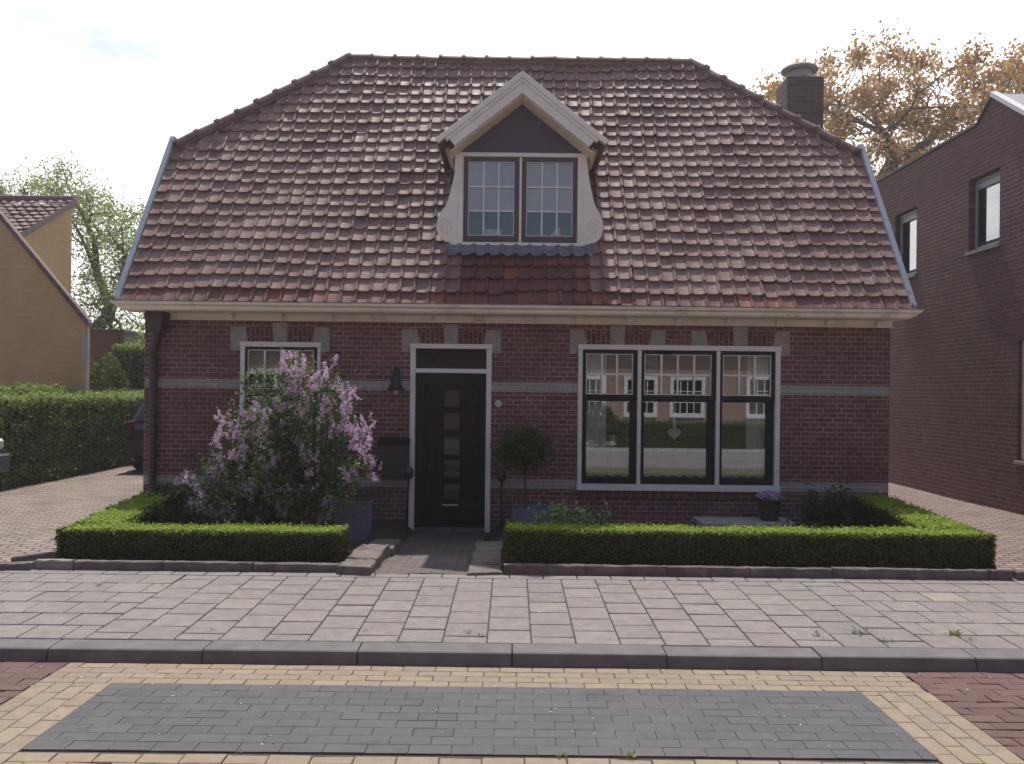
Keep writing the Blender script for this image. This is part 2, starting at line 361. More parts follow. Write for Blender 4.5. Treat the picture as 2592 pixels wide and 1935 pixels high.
def rooftile():
    t = NT('clay_pantiles'); p = t.pos(); r = t.island()
    a = t.n('Attribute', attribute_type='GEOMETRY', attribute_name='dark_red')
    old = t.ramp(r, [(0,(.20,.115,.098)),(.2,(.25,.15,.125)),(.4,(.22,.135,.125)),(.6,(.29,.18,.145)),(.8,(.24,.13,.11)),(1,(.27,.17,.15))])
    new = t.ramp(r, [(0,(.13,.055,.05)),(.4,(.165,.058,.05)),(.75,(.12,.056,.055)),(.92,(.22,.07,.045)),(1,(.26,.075,.042))])
    lich = t.sm(t.noise(p, 5.5, 7, .7), .47, .66)
    old = t.mix(t.M('MULTIPLY', lich, .55), old, (.36,.30,.26))
    spots = t.sm(t.noise(p, 38, 4, .6), .60, .70)
    old = t.mix(t.M('MULTIPLY', spots, .5), old, (.12,.08,.07))
    moss = t.sm(t.noise(p, 1.7, 7, .72), .60, .74)
    old = t.mix(t.M('MULTIPLY', moss, .55), old, (.17,.17,.075))
    mp_ = t.n('Mapping'); mp_.inputs['Scale'].default_value = (2.6,.35,.35); t.t.links.new(p, mp_.inputs[0])
    old = t.mix(t.M('MULTIPLY', t.sm(t.noise(mp_.outputs[0], 1.6, 7, .68), .46, .72), .45), old, (.115,.075,.068))
    old = t.mix(.30, old, t.ramp(t.noise(p, .75, 5, .6), [(.3,(.25,.25,.25)),(.7,(.75,.75,.75))]), 'OVERLAY')
    c = t.mix(a.outputs['Fac'], old, new)
    f = t.noise(p, 30, 5, .6)
    c = t.mix(.3, c, t.ramp(f, [(.25,(.25,.25,.25)),(.75,(.75,.75,.75))]), 'OVERLAY')
    rg = t.M('MULTIPLY_ADD', t.noise(p, 6, 5, .7), .5, .35)
    return t.done(t.bsdf(c, rg, .32, 0, f, .5, .006))
m['pantile'] = rooftile()

# ------------------------------------------------------------------ foliage helpers
def leaf_quads(C, size, rng, up=.0, aspect=.55, dirs=None, droop=0., flat=None):
    """diamond leaves at centres C (N,3)"""
    n = len(C)
    a = rng.normal(size=(n,3)) if dirs is None else dirs + rng.normal(size=(n,3))*.35
    a[:,2] += up - droop
    a /= np.linalg.norm(a, axis=1, keepdims=True) + 1e-9
    b = rng.normal(size=(n,3))
    if flat is not None: b = np.cross(flat + rng.normal(size=(n,3))*.45, a)
    b -= a*np.sum(a*b, axis=1, keepdims=True); b /= np.linalg.norm(b, axis=1, keepdims=True) + 1e-9
    s = size*rng.uniform(.65, 1.3, size=(n,1))
    nn = np.cross(a, b)
    return np.stack([C - a*s*.5, C + b*s*aspect*.5 + nn*s*.1, C + a*s*.5, C - b*s*aspect*.5 + nn*s*.1], axis=1)

def grow(base, start_dir, att, rng, step=.4, first=1.0, wander=.12):
    """limbs that reach every clump centre: list of nodes, parents"""
    nodes = [np.array(base, float)]; par = [-1]
    d = np.array(start_dir, float); d /= np.linalg.norm(d)
    n0 = max(2, int(first/step))
    for i in range(n0):
        nodes.append(nodes[-1] + d*first/n0 + rng.normal(size=3)*wander*.12); par.append(len(nodes)-2)
    att = sorted(att, key=lambda a: np.linalg.norm(a - nodes[n0]))
    for a in att:
        P = np.array(nodes); dist = np.linalg.norm(P - a, axis=1)
        below = np.maximum(0, P[:,2] - a[2] + .1*dist)
        dist = dist + below*1.2; dist[:n0] += 2*first
        i = int(np.argmin(dist)); p = nodes[i]; L = np.linalg.norm(a - p); k = max(1, int(L/step))
        prev = i
        for j in range(1, k+1):
            q = p + (a - p)*j/k
            if j < k: q = q + rng.normal(size=3)*wander*step + np.array((0,0,.10*L*math.sin(math.pi*j/k)))
            nodes.append(q); par.append(prev); prev = len(nodes)-1
    return nodes, par
def grow2(base, att, rng, first_node, step):
    nodes = [np.array(base, float)]; par = [-1]
    def to(i, q, wob):
        p = nodes[i].copy(); L = np.linalg.norm(q-p); k = max(1, int(L/step)); off = rng.normal(size=3)*L*wob; off[2] += .06*L
        for j in range(1, k+1):
            f = j/k; nodes.append(p + (q-p)*f + off*math.sin(math.pi*f) + (rng.normal(size=3)*step*.05 if j < k else 0)); par.append(i); i = len(nodes)-1
        return i
    def rec(i, S_, lev):
        if len(S_) == 1: to(i, S_[0], .10); return
        A_ = np.array(S_); c = A_.mean(0); p = nodes[i]
        q = p + (c-p)*rng.uniform(.30,.48) + rng.normal(size=3)*np.linalg.norm(c-p)*.06
        j = to(i, q, .06)
        d0 = A_[np.argmax(((A_-A_[rng.integers(len(A_))])**2).sum(1))]; d1 = A_[np.argmax(((A_-d0)**2).sum(1))]
        for _ in range(4):
            m0 = ((A_-d0)**2).sum(1) < ((A_-d1)**2).sum(1)
            if m0.all() or (~m0).all(): break
            d0, d1 = A_[m0].mean(0), A_[~m0].mean(0)
        if m0.all() or (~m0).all(): m0 = np.arange(len(A_)) % 2 == 0
        rec(j, list(A_[m0]), lev+1); rec(j, list(A_[~m0]), lev+1)
    i = to(0, np.array(first_node, float), .02)
    rec(i, list(att), 0)
    return nodes, par
def limbs(mb, nodes, par, r0, rmin, power=.48, n=6, mi=0):
    cnt = [0]*len(nodes); has = [False]*len(nodes)
    for i in range(len(nodes)-1, 0, -1):
        if not has[i]: cnt[i] = 1
        cnt[par[i]] += cnt[i]; has[par[i]] = True
    tot = max(cnt[1], 1)
    rad = [max(rmin, r0*(c/tot)**power) for c in cnt]
    for i in range(1, len(nodes)):
        p = par[i]; mb.tube([nodes[p], nodes[i]], [min(rad[p], rad[i]*1.35), rad[i]], n if rad[i] > .02 else 4, mi, cap=False)
def tree(name, label, cat, base, first, att, r0, rmin, leaf, nleaf, lsize, spread, seed, barkm, leafm, group=None, wander=.14, step=.45, lean=(0,0)):
    rng = np.random.default_rng(seed)
    t = thing(name, base, label, cat, group)
    nodes, par = grow2(base, att, rng, (base[0]+lean[0], base[1]+lean[1], base[2]+first), step)
    mb = MB(); limbs(mb, nodes, par, r0, rmin, .58); mb.build('trunk', barkm, t, smooth=True)
    C = np.concatenate([a + rng.normal(size=(nleaf,3))*spread*rng.uniform(.6,1.25) for a in att])
    MB().quads(leaf_quads(C, lsize, rng, droop=.25)).build('crown', leafm, t)
    return t
def ellipsoid_pts(c, r, n, rng, shell=.55, zmin=None):
    out = []
    while len(out) < n:
        d = rng.normal(size=3); d /= np.linalg.norm(d)
        p = d*(shell + (1-shell)*rng.random()**.6)
        q = np.array(c) + p*np.array(r)
        if zmin is None or q[2] > zmin: out.append(q)
    return out

def hedge(name, label, boxes, leafm, lsize, dens, seed, rough=.03, top=None, group=None, cat='hedge', shoots=260):
    """clipped hedge: union of boxes (x0,x1,y0,y1,z0,z1) optionally sheared quads given as functions"""
    rng = np.random.default_rng(seed)
    mb = MB(); pts = []; nor = []
    def inside(P, skip):
        r = np.zeros(len(P), bool)
        for k, q in enumerate(boxes):
            if k == skip: continue
            r |= (P[:,0] > q[0]+.01) & (P[:,0] < q[1]-.01) & (P[:,1] > q[2]+.01) & (P[:,1] < q[3]-.01) & (P[:,2] < q[5]-.01)
        return r
    for k, (x0,x1,y0,y1,z0,z1) in enumerate(boxes):
        i = lsize*1.2
        mb.box(x0+i, x1-i, y0+i, y1-i, z0, z1-i, 0)
        for ax, cst, sgn in ((2,z1,1),(1,y0,-1),(1,y1,1),(0,x0,-1),(0,x1,1)):
            ar = {2:(x1-x0)*(y1-y0), 1:(x1-x0)*(z1-z0), 0:(y1-y0)*(z1-z0)}[ax]
            n = int(ar*dens)
            P = np.stack([rng.uniform(x0,x1,n), rng.uniform(y0,y1,n), rng.uniform(z0,z1,n)], 1); P[:,ax] = cst
            P = P[~inside(P, k)]
            N = np.zeros_like(P); N[:,ax] = sgn
            pts.append(P); nor.append(N)
    P = np.concatenate(pts); N = np.concatenate(nor)
    low = np.sin(P[:,0]*5.1 + P[:,1]*3.3)*.35 + np.sin(P[:,0]*11.7 - P[:,1]*7.9 + P[:,2]*9)*.3 + np.sin(P[:,2]*17+P[:,0]*2)*.2
    P = P + N*(low[:,None]*rough*.5 + rng.normal(size=(len(P),1))*rough*.45 - rough*.5) + rng.normal(size=P.shape)*lsize*.3
    # round the clipped edges
    tng = rng.normal(size=P.shape); tng -= N*np.sum(tng*N,axis=1,keepdims=True); tng /= np.linalg.norm(tng,axis=1,keepdims=True)
    k = int(sum((q[1]-q[0])*(q[3]-q[2]) for q in boxes)*shoots)
    for _ in range(k):
        q = boxes[rng.integers(len(boxes))]; x, y = rng.uniform(q[0],q[1]), rng.uniform(q[2],q[3]); h = rng.uniform(.6,2.6)*lsize
        sp = np.array([(x,y,q[5]+h*f) for f in (0,.35,.7,1)]) + rng.normal(size=(4,3))*lsize*.18
        P = np.concatenate([P, sp]); N = np.concatenate([N, np.tile((0,0,1.),(4,1))]); tng = np.concatenate([tng, rng.normal(size=(4,3))*.6 + np.array((0,0,.5))])
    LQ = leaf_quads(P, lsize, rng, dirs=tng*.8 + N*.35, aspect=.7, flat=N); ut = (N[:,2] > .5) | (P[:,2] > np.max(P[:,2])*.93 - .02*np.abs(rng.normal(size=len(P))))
    mb.quads(LQ[~ut], 1); mb.quads(LQ[ut], 2)  # upward and topmost leaves take the sunlit-toned material
    return tag(mb.build(name, [m['core'], leafm, top or leafm]), label, cat, group)

# ------------------------------------------------------------------ camera, light, sky
cam = bpy.data.cameras.new('camera'); co = bpy.data.objects.new('camera', cam); COL.objects.link(co)
cam.sensor_width = 36; cam.sensor_fit = 'HORIZONTAL'; cam.lens = F/2592*36
cam.shift_y = (CY - 1935/2)/2592
cam.clip_start = .05; cam.clip_end = 3000
co.matrix_world = Matrix.Translation((0,0,CZ)) @ Matrix.Rotation(R(90),4,'X') @ Matrix.Rotation(RHO,4,'Z')
S.camera = co
EL, AZ = R(62), R(3)
D = Vector((math.sin(AZ)*math.cos(EL), -math.cos(AZ)*math.cos(EL), -math.sin(EL)))
sun = bpy.data.lights.new('sun', 'SUN'); sun.energy = 4.0; sun.angle = R(.53); sun.color = (1,.955,.89)
so = bpy.data.objects.new('sun', sun); COL.objects.link(so); so.rotation_euler = D.to_track_quat('-Z','Y').to_euler(); so.location = (0,0,30)
w = bpy.data.worlds.new('World'); S.world = w; w.use_nodes = True
nt = w.node_tree; nt.nodes.clear()
def wn(t, **k):
    x = nt.nodes.new('ShaderNode'+t)
    for a, b in k.items(): setattr(x, a, b)
    return x
sky = wn('TexSky', sky_type='NISHITA'); sky.sun_disc = False; sky.sun_elevation = EL; sky.sun_rotation = -AZ
sky.air_density = 1.2; sky.dust_density = 2.0; sky.ozone_density = 1.2
tc = wn('TexCoord'); mp = wn('Mapping'); mp.inputs['Scale'].default_value = (1,1,2.6); nt.links.new(tc.outputs['Generated'], mp.inputs[0])
nz = wn('TexNoise'); nz.inputs['Scale'].default_value = 2.1; nz.inputs['Detail'].default_value = 8; nz.inputs['Roughness'].default_value = .56
nt.links.new(mp.outputs[0], nz.inputs['Vector'])
# thin bright cloud, thickest towards the sun
dot = wn('VectorMath', operation='DOT_PRODUCT'); nt.links.new(tc.outputs['Generated'], dot.inputs[0]); dot.inputs[1].default_value = (.22,.9,.36)
ad = wn('Math', operation='MULTIPLY_ADD'); nt.links.new(dot.outputs['Value'], ad.inputs[0]); ad.inputs[1].default_value = .42; nt.links.new(nz.outputs[0], ad.inputs[2])
mr = wn('MapRange', interpolation_type='SMOOTHSTEP'); nt.links.new(ad.outputs[0], mr.inputs[0]); mr.inputs[1].default_value = .55; mr.inputs[2].default_value = .82
br = wn('MapRange'); nt.links.new(dot.outputs['Value'], br.inputs[0]); br.inputs[1].default_value = -.6; br.inputs[2].default_value = .9; br.inputs[3].default_value = 5.0; br.inputs[4].default_value = 13.0
cc = wn('CombineColor'); 
for i in range(3): nt.links.new(br.outputs[0], cc.inputs[i])
mx = wn('Mix', data_type='RGBA'); nt.links.new(mr.outputs[0], mx.inputs[0]); nt.links.new(sky.outputs[0], mx.inputs[6]); nt.links.new(cc.outputs[0], mx.inputs[7])
bg = wn('Background'); bg.inputs[1].default_value = .11; nt.links.new(mx.outputs[2], bg.inputs[0])
wo = wn('OutputWorld'); nt.links.new(bg.outputs[0], wo.inputs[0])
S.view_settings.view_transform = 'Standard'; S.view_settings.look = 'None'; S.view_settings.exposure = .15; S.view_settings.gamma = 1
S.render.engine = 'CYCLES'; S.cycles.max_bounces = 7; S.cycles.transparent_max_bounces = 16; S.cycles.use_denoising = True
try: S.cycles.denoiser = 'OPENIMAGEDENOISE'
except Exception: pass
S.cycles.sample_clamp_indirect = 4; S.cycles.caustics_reflective = False; S.cycles.caustics_refractive = False

# ================================================================== GROUND, ROAD, PAVEMENT
random.seed(7)
ROAD = -.125
def zw(y): return -.04 + (y - 5.7)/1.95*.04           # the pavement rises gently to the garden
mb = MB(); mb.add([(-110,-60,-.34),(110,-60,-.34),(110,120,-.34),(-110,120,-.34)], [(0,1,2,3)])
tag(mb.build('ground', m['ground']), kind='structure')
mb = MB(); mb.add([(-60,-3.0,ROAD-.010),(60,-3.0,ROAD-.010),(60,5.5,ROAD-.010),(-60,5.5,ROAD-.010)], [(0,1,2,3)], 0)
# loose-laid klinkers: 0 joints 1 red 2 yellow 3 dark
def slab(mb, x0, x1, y0, y1, zf, mi, h=.028, b=.004, g=.003, tilt=.0015, drop=.0, gy=None):
    gy = g if gy is None else gy
    x0 += g; x1 -= g; y0 += gy; y1 -= gy
    if x1-x0 < .02 or y1-y0 < .02: return
    dz = random.gauss(0, tilt*.6) - drop; tx = random.gauss(0, tilt); ty = random.gauss(0, tilt)
    def z(x, y): return zf(y) + dz + tx*(x-(x0+x1)/2)/(x1-x0)*2 + ty*(y-(y0+y1)/2)/(y1-y0)*2
    base = [(x0,y0),(x1,y0),(x1,y1),(x0,y1)]; top = [(x0+b,y0+b),(x1-b,y0+b),(x1-b,y1-b),(x0+b,y1-b)]
    vs = [(x,y,z(x,y)-h) for x,y in base] + [(x,y,z(x,y)-b*.8) for x,y in base] + [(x,y,z(x,y)) for x,y in top]
    fs = [(0,1,5,4),(1,2,6,5),(2,3,7,6),(3,0,4,7),(4,5,9,8),(5,6,10,9),(6,7,11,10),(7,4,8,11),(8,9,10,11)]
    mb.add(vs, fs, mi)
def lay(mb, x0, x1, y0, y1, L, H, along, zf, mi, **k):
    """running bond inside a rectangle; 'along' the long side of the unit"""
    a0, a1, b0, b1 = (x0,x1,y0,y1) if along == 'x' else (y0,y1,x0,x1)
    nb = max(1, round((b1-b0)/H)); hb = (b1-b0)/nb
    for r in range(nb):
        s = a0 - (r % 2)*L/2 - random.uniform(0, .01)
        while s < a1 - 1e-6:
            p, q = max(s, a0), min(s+L, a1)
            if q - p > .03:
                bb = (b0+r*hb, b0+(r+1)*hb)
                mm = mi(p, bb[0]) if callable(mi) else mi
                if along == 'x': slab(mb, p, q, bb[0], bb[1], zf, mm, **k)
                else: slab(mb, bb[0], bb[1], p, q, zf, mm, **k)
            s += L
fr = lambda y: ROAD
XL0, XL1, XR0, XR1 = -2.82, -2.375, 2.10, 2.52
YB0, YB1, YT = 4.16, 5.10, 5.47
lay(mb, XL0, XR1, YB1, YT, .205, .1, 'x', fr, 2, g=.0024, b=.003, tilt=.0006)
lay(mb, XL0, XL1, 3.2, YB1, .205, .11, 'y', fr, 2, g=.0024, b=.003, tilt=.0006)
lay(mb, XR0, XR1, 3.2, YB1, .205, .105, 'y', fr, 2, g=.0024, b=.003, tilt=.0006)
lay(mb, XL1, XR0, YB0, YB1, .21, .105, 'x', fr, 3, tilt=.0005, g=.0012, b=.0016)
lay(mb, XL1, XR0, 3.2, YB0-.035, .205, .1, 'x', fr, 2)
lay(mb, -6.0, XL0, 3.2, YT, .205, .105, 'x', fr, 1, g=.0018, b=.0025)
lay(mb, XR1, 6.0, 3.2, YT, .205, .105, 'x', fr, 1, g=.0018, b=.0025)
lay(mb, -6.0, 6.0, 1.6, 3.2, .205, .105, 'x', fr, 1, g=.0018, b=.0025)
road = tag(mb.build('road', [m['joint'], m['klinker_red'], m['klinker_yellow'], m['klinker_dark']]), kind='structure')
mb = MB()
for a, b, c, d in ((-60,60,-3,1.6),(-60,-6,1.6,5.5),(6,60,1.6,5.5)):
    mb.add([(a,c,ROAD),(b,c,ROAD),(b,d,ROAD),(a,d,ROAD)], [(0,1,2,3)])
tag(mb.build('road_surface', m['road_far']), kind='structure')
# kerb of one-metre concrete stones
mb = MB(); prof = [(5.478,-.30),(5.488,ROAD+.0),(5.503,-.062),(5.509,-.050),(5.522,-.0435),(5.695,-.040),(5.695,-.30)]
for k in range(-40, 41):
    j = random.gauss(0,.002)
    mb.prism([(y+j*.5, z+j) for y, z in prof], 'x', .02+k+.0035, 1.02+k-.0035)
tag(mb.build('kerb', m['kerb'], bevel=.004), kind='structure')
# pavement
mb = MB()
mb.add([(-60,5.695,zw(5.695)-.013),(60,5.695,zw(5.695)-.013),(60,7.66,zw(7.66)-.013),(-60,7.66,zw(7.66)-.013)], [(0,1,2,3)], 0)
Y0, Y1 = 5.70, 7.50
for c in range(19):
    x0 = -2.85 + c*.3
    y = Y0 - (0 if c % 2 else .15)
    while y < Y1 - .02:
        slab(mb, x0, x0+.3, max(y, Y0), min(y+.3, Y1), zw, 1, g=.0042, gy=.0085, b=.005, tilt=.0008); y += .3
tan = lambda p, q: 2 if random.random() < .02 else 1
lay(mb, -9.0, -2.85, Y0, Y1, .3, .3, 'x', zw, tan, g=.0042, gy=.0085, b=.005, tilt=.0008)
lay(mb, 2.85, 9.0, Y0, Y1, .3, .3, 'x', zw, tan, g=.0042, gy=.0085, b=.005, tilt=.0008)
lay(mb, -9.0, 9.0, Y1, 7.65, .3, .15, 'x', zw, 1, g=.0042, gy=.0085, b=.005, tilt=.0009)
tag(mb.build('sidewalk', [m['joint'], m['tile_walk'], m['tile_tan']]), kind='structure')
# driveways either side, front garden, path
def sheet(name, xs, ys, zf, mat):
    b = MB(); vs = [(x,y,zf(x,y)) for y in ys for x in xs]; n = len(xs)
    b.add(vs, [(j*n+i, j*n+i+1, (j+1)*n+i+1, (j+1)*n+i) for j in range(len(ys)-1) for i in range(n-1)])
    return tag(b.build(name, mat, smooth=True), kind='structure')
def zd(x, y): return -.008 + .06*min(1, max(0, (y-7.6)/1.2)) + .006*math.sin(x*1.7+y*.9) + .004*math.sin(y*2.3-x)
frange = lambda a, b, n: [a + (b-a)*i/n for i in range(n+1)]
sheet('driveway', frange(-22, -4.2, 40), frange(7.655, 30, 50), zd, m['drive'])
sheet('driveway_beside_neighbour', frange(4.5, 22, 40), frange(7.655, 30, 50), zd, m['drive_red'])
sheet('garden_bed', frange(-4.5, 4.9, 30), frange(7.72, 10.9, 12), lambda x, y: (-.02 if not -1.27 < x < -.28 else -.26) + .012*math.sin(x*7+y*5), m['soil'])
def zp(y): return .0 - (y-7.65)/3.1*.155
sheet('path', frange(-1.27, -.30, 6), frange(7.655, 10.8, 20), lambda x, y: zp(y) + .006*math.sin(x*9+y*6), m['path'])
mb = MB(); mb.add([(-4.5,10.9,-.1),(4.6,10.9,-.1),(4.6,40,-.1),(-4.5,40,-.1)], [(0,1,2,3)]); tag(mb.build('back_garden', m['lawn']), kind='structure')

# border stones along the garden front
G = 'border stones along the front garden'
def border(x0, x1, y=7.66, zt=.075, ang=0, label='', mat='border', z0=None, thick=.075, tilt=0):
    b = MB(); L = x1-x0; n = 10; hh = zt + .06
    prof = [(-.0,-hh),(0,-.008),(.007,0),(thick-.007,0),(thick,-.008),(thick,-hh)]
    vs = []
    for i in range(n+1):
        x = -L/2 + L*i/n
        for (py, pz) in prof:
            vs.append((x, py + random.gauss(0,.0018), pz + (random.gauss(0,.0022) if pz > -.02 else 0)))
    k = len(prof); fs = [tuple(range(k)), tuple(range((n+1)*k-1, n*k-1, -1))]
    for i in range(n):
        for j in range(k): fs.append((i*k+j, (i+1)*k+j, (i+1)*k+(j+1)%k, i*k+(j+1)%k))
    M = Matrix.Translation(((x0+x1)/2, y, zt)) @ Matrix.Rotation(ang,4,'Z') @ Matrix.Rotation(tilt,4,'Y')
    b.add([M @ Vector(v) for v in vs], fs)
    return tag(b.build('border_stone', m[mat]), label, 'border stone', G)
xl = [-4.05,-3.60+.12,-3.05+.25,-2.15,-1.58]
border(-4.27,-3.93, label='short pale border stone under the left hedge corner, next to the skewed stones', mat='border_pale', zt=.08)
for i, (a, b, l) in enumerate(((-3.92,-3.13,'border stone below the left hedge, right beside the pale short one'),
                               (-3.12,-2.32,'border stone below the middle of the left hedge'),
                               (-2.31,-1.53,'border stone below the left hedge, running up to the cracked slab by the path'))):
    border(a, b, zt=.075 + random.uniform(-.004,.004), y=7.66+random.uniform(-.006,.006), label=l)
border(-4.66,-4.28, y=7.60, ang=R(6), tilt=R(-2.5), zt=.055, label='skewed loose border stone at the very left end of the garden edge', thick=.10)
border(-4.62,-4.15, y=7.93, ang=R(16), tilt=R(-6), zt=.085, label='tilted loose border stone lying behind the garden edge at the driveway', thick=.07)
rl = ['border stone below the right hedge, beside the flat slab at the path','second border stone from the path below the right hedge','border stone below the right hedge, under the low leafy perennials',
      'border stone below the right hedge, left of the garden-edge middle','border stone below the right hedge, in front of the flower pot','last long border stone below the right hedge before the driveway']
xs = [-.06, .68, 1.42, 2.16, 2.90, 3.64, 4.30]
for i in range(6):
    border(xs[i]+.003, xs[i+1]-.003, zt=.085+random.uniform(-.005,.004), y=7.66+random.uniform(-.006,.006), label=rl[i])
border(4.31, 4.52, zt=.085, label='shortest border stone at the right end of the right hedge')
tag(border(4.56, 5.5, zt=.075, y=7.67, label='dark kerb stone across the mouth of the right driveway'), cat='border stone')
# slabs beside the path
def slabstone(poly, zt, th, label, slope=0, seed=1, wob=.012):
    rn = random.Random(seed); b = MB(); pts = []
    for i in range(len(poly)):
        p, q = poly[i], poly[(i+1)%len(poly)]
        for t in range(6):
            f = t/6; pts.append((p[0]+(q[0]-p[0])*f + (rn.gauss(0,wob) if t else 0), p[1]+(q[1]-p[1])*f + (rn.gauss(0,wob) if t else 0)))
    n = len(pts); cx = sum(p[0] for p in pts)/n; cy = sum(p[1] for p in pts)/n
    def z(x,y): return zt + slope*(y-cy)
    vs = [(x,y,z(x,y)-th) for x,y in pts] + [(x,y,z(x,y)-.012) for x,y in pts] + [(cx+(x-cx)*.955, cy+(y-cy)*.97, z(x,y)+rn.gauss(0,.003)) for x,y in pts]
    fs = [(i,(i+1)%n,(i+1)%n+n,i+n) for i in range(n)] + [(i+n,(i+1)%n+n,(i+1)%n+2*n,i+2*n) for i in range(n)] + [tuple(range(2*n,3*n))]
    b.add(vs, fs); return tag(b.build('stone_slab', m['sandstone']), label, 'stone slab', 'slabs edging the path')
slabstone([(-1.52,7.92),(-1.24,7.88),(-1.22,8.64),(-1.50,8.66)], .085, .22, 'cracked sandstone slab left of the path', -.01, 3)
slabstone([(-1.55,7.60),(-1.23,7.56),(-1.235,7.86),(-1.515,7.90)], .075, .16, 'broken front corner piece of the slab left of the path', .03, 4)
slabstone([(-1.50,8.70),(-1.20,8.70),(-1.19,9.25),(-1.48,9.25)], .03, .2, 'shaded sandstone slab behind the cracked one left of the path', 0, 5)
slabstone([(-.365,7.88),(-.075,7.86),(-.085,9.15),(-.37,9.15)], .05, .18, 'flat sandstone slab right of the path', -.02, 6)
slabstone([(-.385,7.60),(-.07,7.64),(-.075,7.83),(-.37,7.85)], .035, .12, 'tilted broken piece in front of the slab right of the path', .12, 7)
b = MB(); b.add([(-1.46,10.12,-.19),(-1.30,10.10,-.19),(-1.31,10.25,-.19),(-1.45,10.26,-.19),(-1.44,10.13,-.075),(-1.325,10.12,-.08),(-1.33,10.22,-.06),(-1.43,10.23,-.055)],
    [(0,1,5,4),(1,2,6,5),(2,3,7,6),(3,0,4,7),(4,5,6,7)])
tag(b.build('loose_stone', m['concrete'], bevel=.012, seg=2), 'small pale loose stone by the foot of the left door jamb', 'stone')

hz = bpy.data.materials.new('veil_haze'); hz.use_nodes = True; hz.node_tree.nodes.clear()
_o = hz.node_tree.nodes.new('ShaderNodeOutputMaterial'); _v = hz.node_tree.nodes.new('ShaderNodeVolumePrincipled')
_v.inputs['Color'].default_value = (.93,.90,.95,1); _v.inputs['Density'].default_value = .0019; _v.inputs['Anisotropy'].default_value = .5  # volume added to lift dark tones, imitating lens veil
hz.node_tree.links.new(_v.outputs[0], _o.inputs['Volume'])
tag(MB().box(-115, 115, -65, 125, -1.4, 15.5).build('haze', hz), 'pale haze volume added to lift the shadows like lens veil', 'haze', kind='stuff')
# ================================================================== THE HOUSE
YW = 10.8
HX0, HX1 = at(365,1000,YW).x, at(2251.5,1000,YW).x
house = thing('brick_house', (0.05, YW, -.15), 'single-storey dark red brick house with a pantiled half-hipped roof and gabled dormer, filling the middle', 'house')
win1 = rect(608.5, 811, 866, 1243, YW); door = rect(1037, 1242.7, 871, 1347, YW); win2 = rect(1461.8, 1972.7, 875, 1243, YW)
ZTOP = 2.66
def wall_open(b, x0, x1, z0, z1, y, th, ops, mi=0):
    xs = sorted({x0, x1, *[o[0] for o in ops], *[o[1] for o in ops]}); zs = sorted({z0, z1, *[o[2] for o in ops], *[o[3] for o in ops]})
    xs = [x for x in xs if x0 <= x <= x1]; zs = [z for z in zs if z0 <= z <= z1]
    def op(i, j):
        cx, cz = (xs[i]+xs[i+1])/2, (zs[j]+zs[j+1])/2
        return any(o[0] < cx < o[1] and o[2] < cz < o[3] for o in ops)
    for i in range(len(xs)-1):
        for j in range(len(zs)-1):
            if op(i, j): continue
            a, c, d, e = xs[i], xs[i+1], zs[j], zs[j+1]
            b.add([(a,y,d),(c,y,d),(c,y,e),(a,y,e),(a,y+th,d),(c,y+th,d),(c,y+th,e),(a,y+th,e)], [(0,1,2,3),(7,6,5,4)], mi)
    for (a,c,d,e) in ops:
        b.add([(a,y,d),(c,y,d),(c,y,e),(a,y,e),(a,y+th,d),(c,y+th,d),(c,y+th,e),(a,y+th,e)], [(0,4,5,1),(1,5,6,2),(2,6,7,3),(3,7,4,0)], mi)
    b.add([(x0,y,z0),(x0,y+th,z0),(x0,y+th,z1),(x0,y,z1)], [(0,3,2,1)], mi); b.add([(x1,y,z0),(x1,y+th,z0),(x1,y+th,z1),(x1,y,z1)], [(0,1,2,3)], mi)
shr = .02
ops = [(o[0]+shr, o[1]-shr, o[2]+(shr if o[2] > 0 else -.06), o[3]-shr) for o in (win1, door, win2)]
b = MB(); wall_open(b, HX0, HX1, -.35, ZTOP, YW, .26, ops)
YR, ZR, YE, ZE = 13.20, 6.73, 10.40, 2.68
YV = 12.00
SL = (ZR-ZE)/(YR-YE); zroof = lambda y: ZE + (y-YE)*SL if y <= YR else ZR - (y-YR)*SL
YBk = 2*YR - YW; YVb = 2*YR - YV
b.build('wall', m['brick'], house)
# flanks and back, roof underside
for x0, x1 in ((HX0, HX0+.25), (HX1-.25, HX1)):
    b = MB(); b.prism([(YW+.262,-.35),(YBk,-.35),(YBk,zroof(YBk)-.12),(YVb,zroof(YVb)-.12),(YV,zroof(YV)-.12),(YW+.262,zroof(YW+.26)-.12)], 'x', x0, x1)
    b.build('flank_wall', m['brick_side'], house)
b = MB(); b.box(HX0, HX1, YBk+.002, YBk+.25, -.35, zroof(YBk)-.12); b.build('rear_wall', m['brick'], house)
RX0, RX1, KX0, KX1 = -4.79, 4.85, -2.60, 2.70
b = MB()     # boarding under the tiles
dz = .06
def rp(x, y, k=0): return (x, y, zroof(y) - dz - k)
for k in (0, .03):
    b.add([rp(RX0,YE+.1,k), rp(RX1,YE+.1,k), rp(RX1,YV,k), rp(KX1,YR,k), rp(KX0,YR,k), rp(RX0,YV,k)], [(0,1,2,3,4,5)])
    yb = 2*YR-YE-.1
    b.add([rp(RX0,yb,k), rp(RX1,yb,k), rp(RX1,YVb,k), rp(KX1,YR,k), rp(KX0,YR,k), rp(RX0,YVb,k)], [(5,4,3,2,1,0)])
    for X, K in ((RX0,KX0),(RX1,KX1)):
        b.add([rp(X,YV,k), rp(X,YVb,k), rp(K,YR,k)], [(0,1,2)])
b.build('roof_boarding', m['cheek'], house)
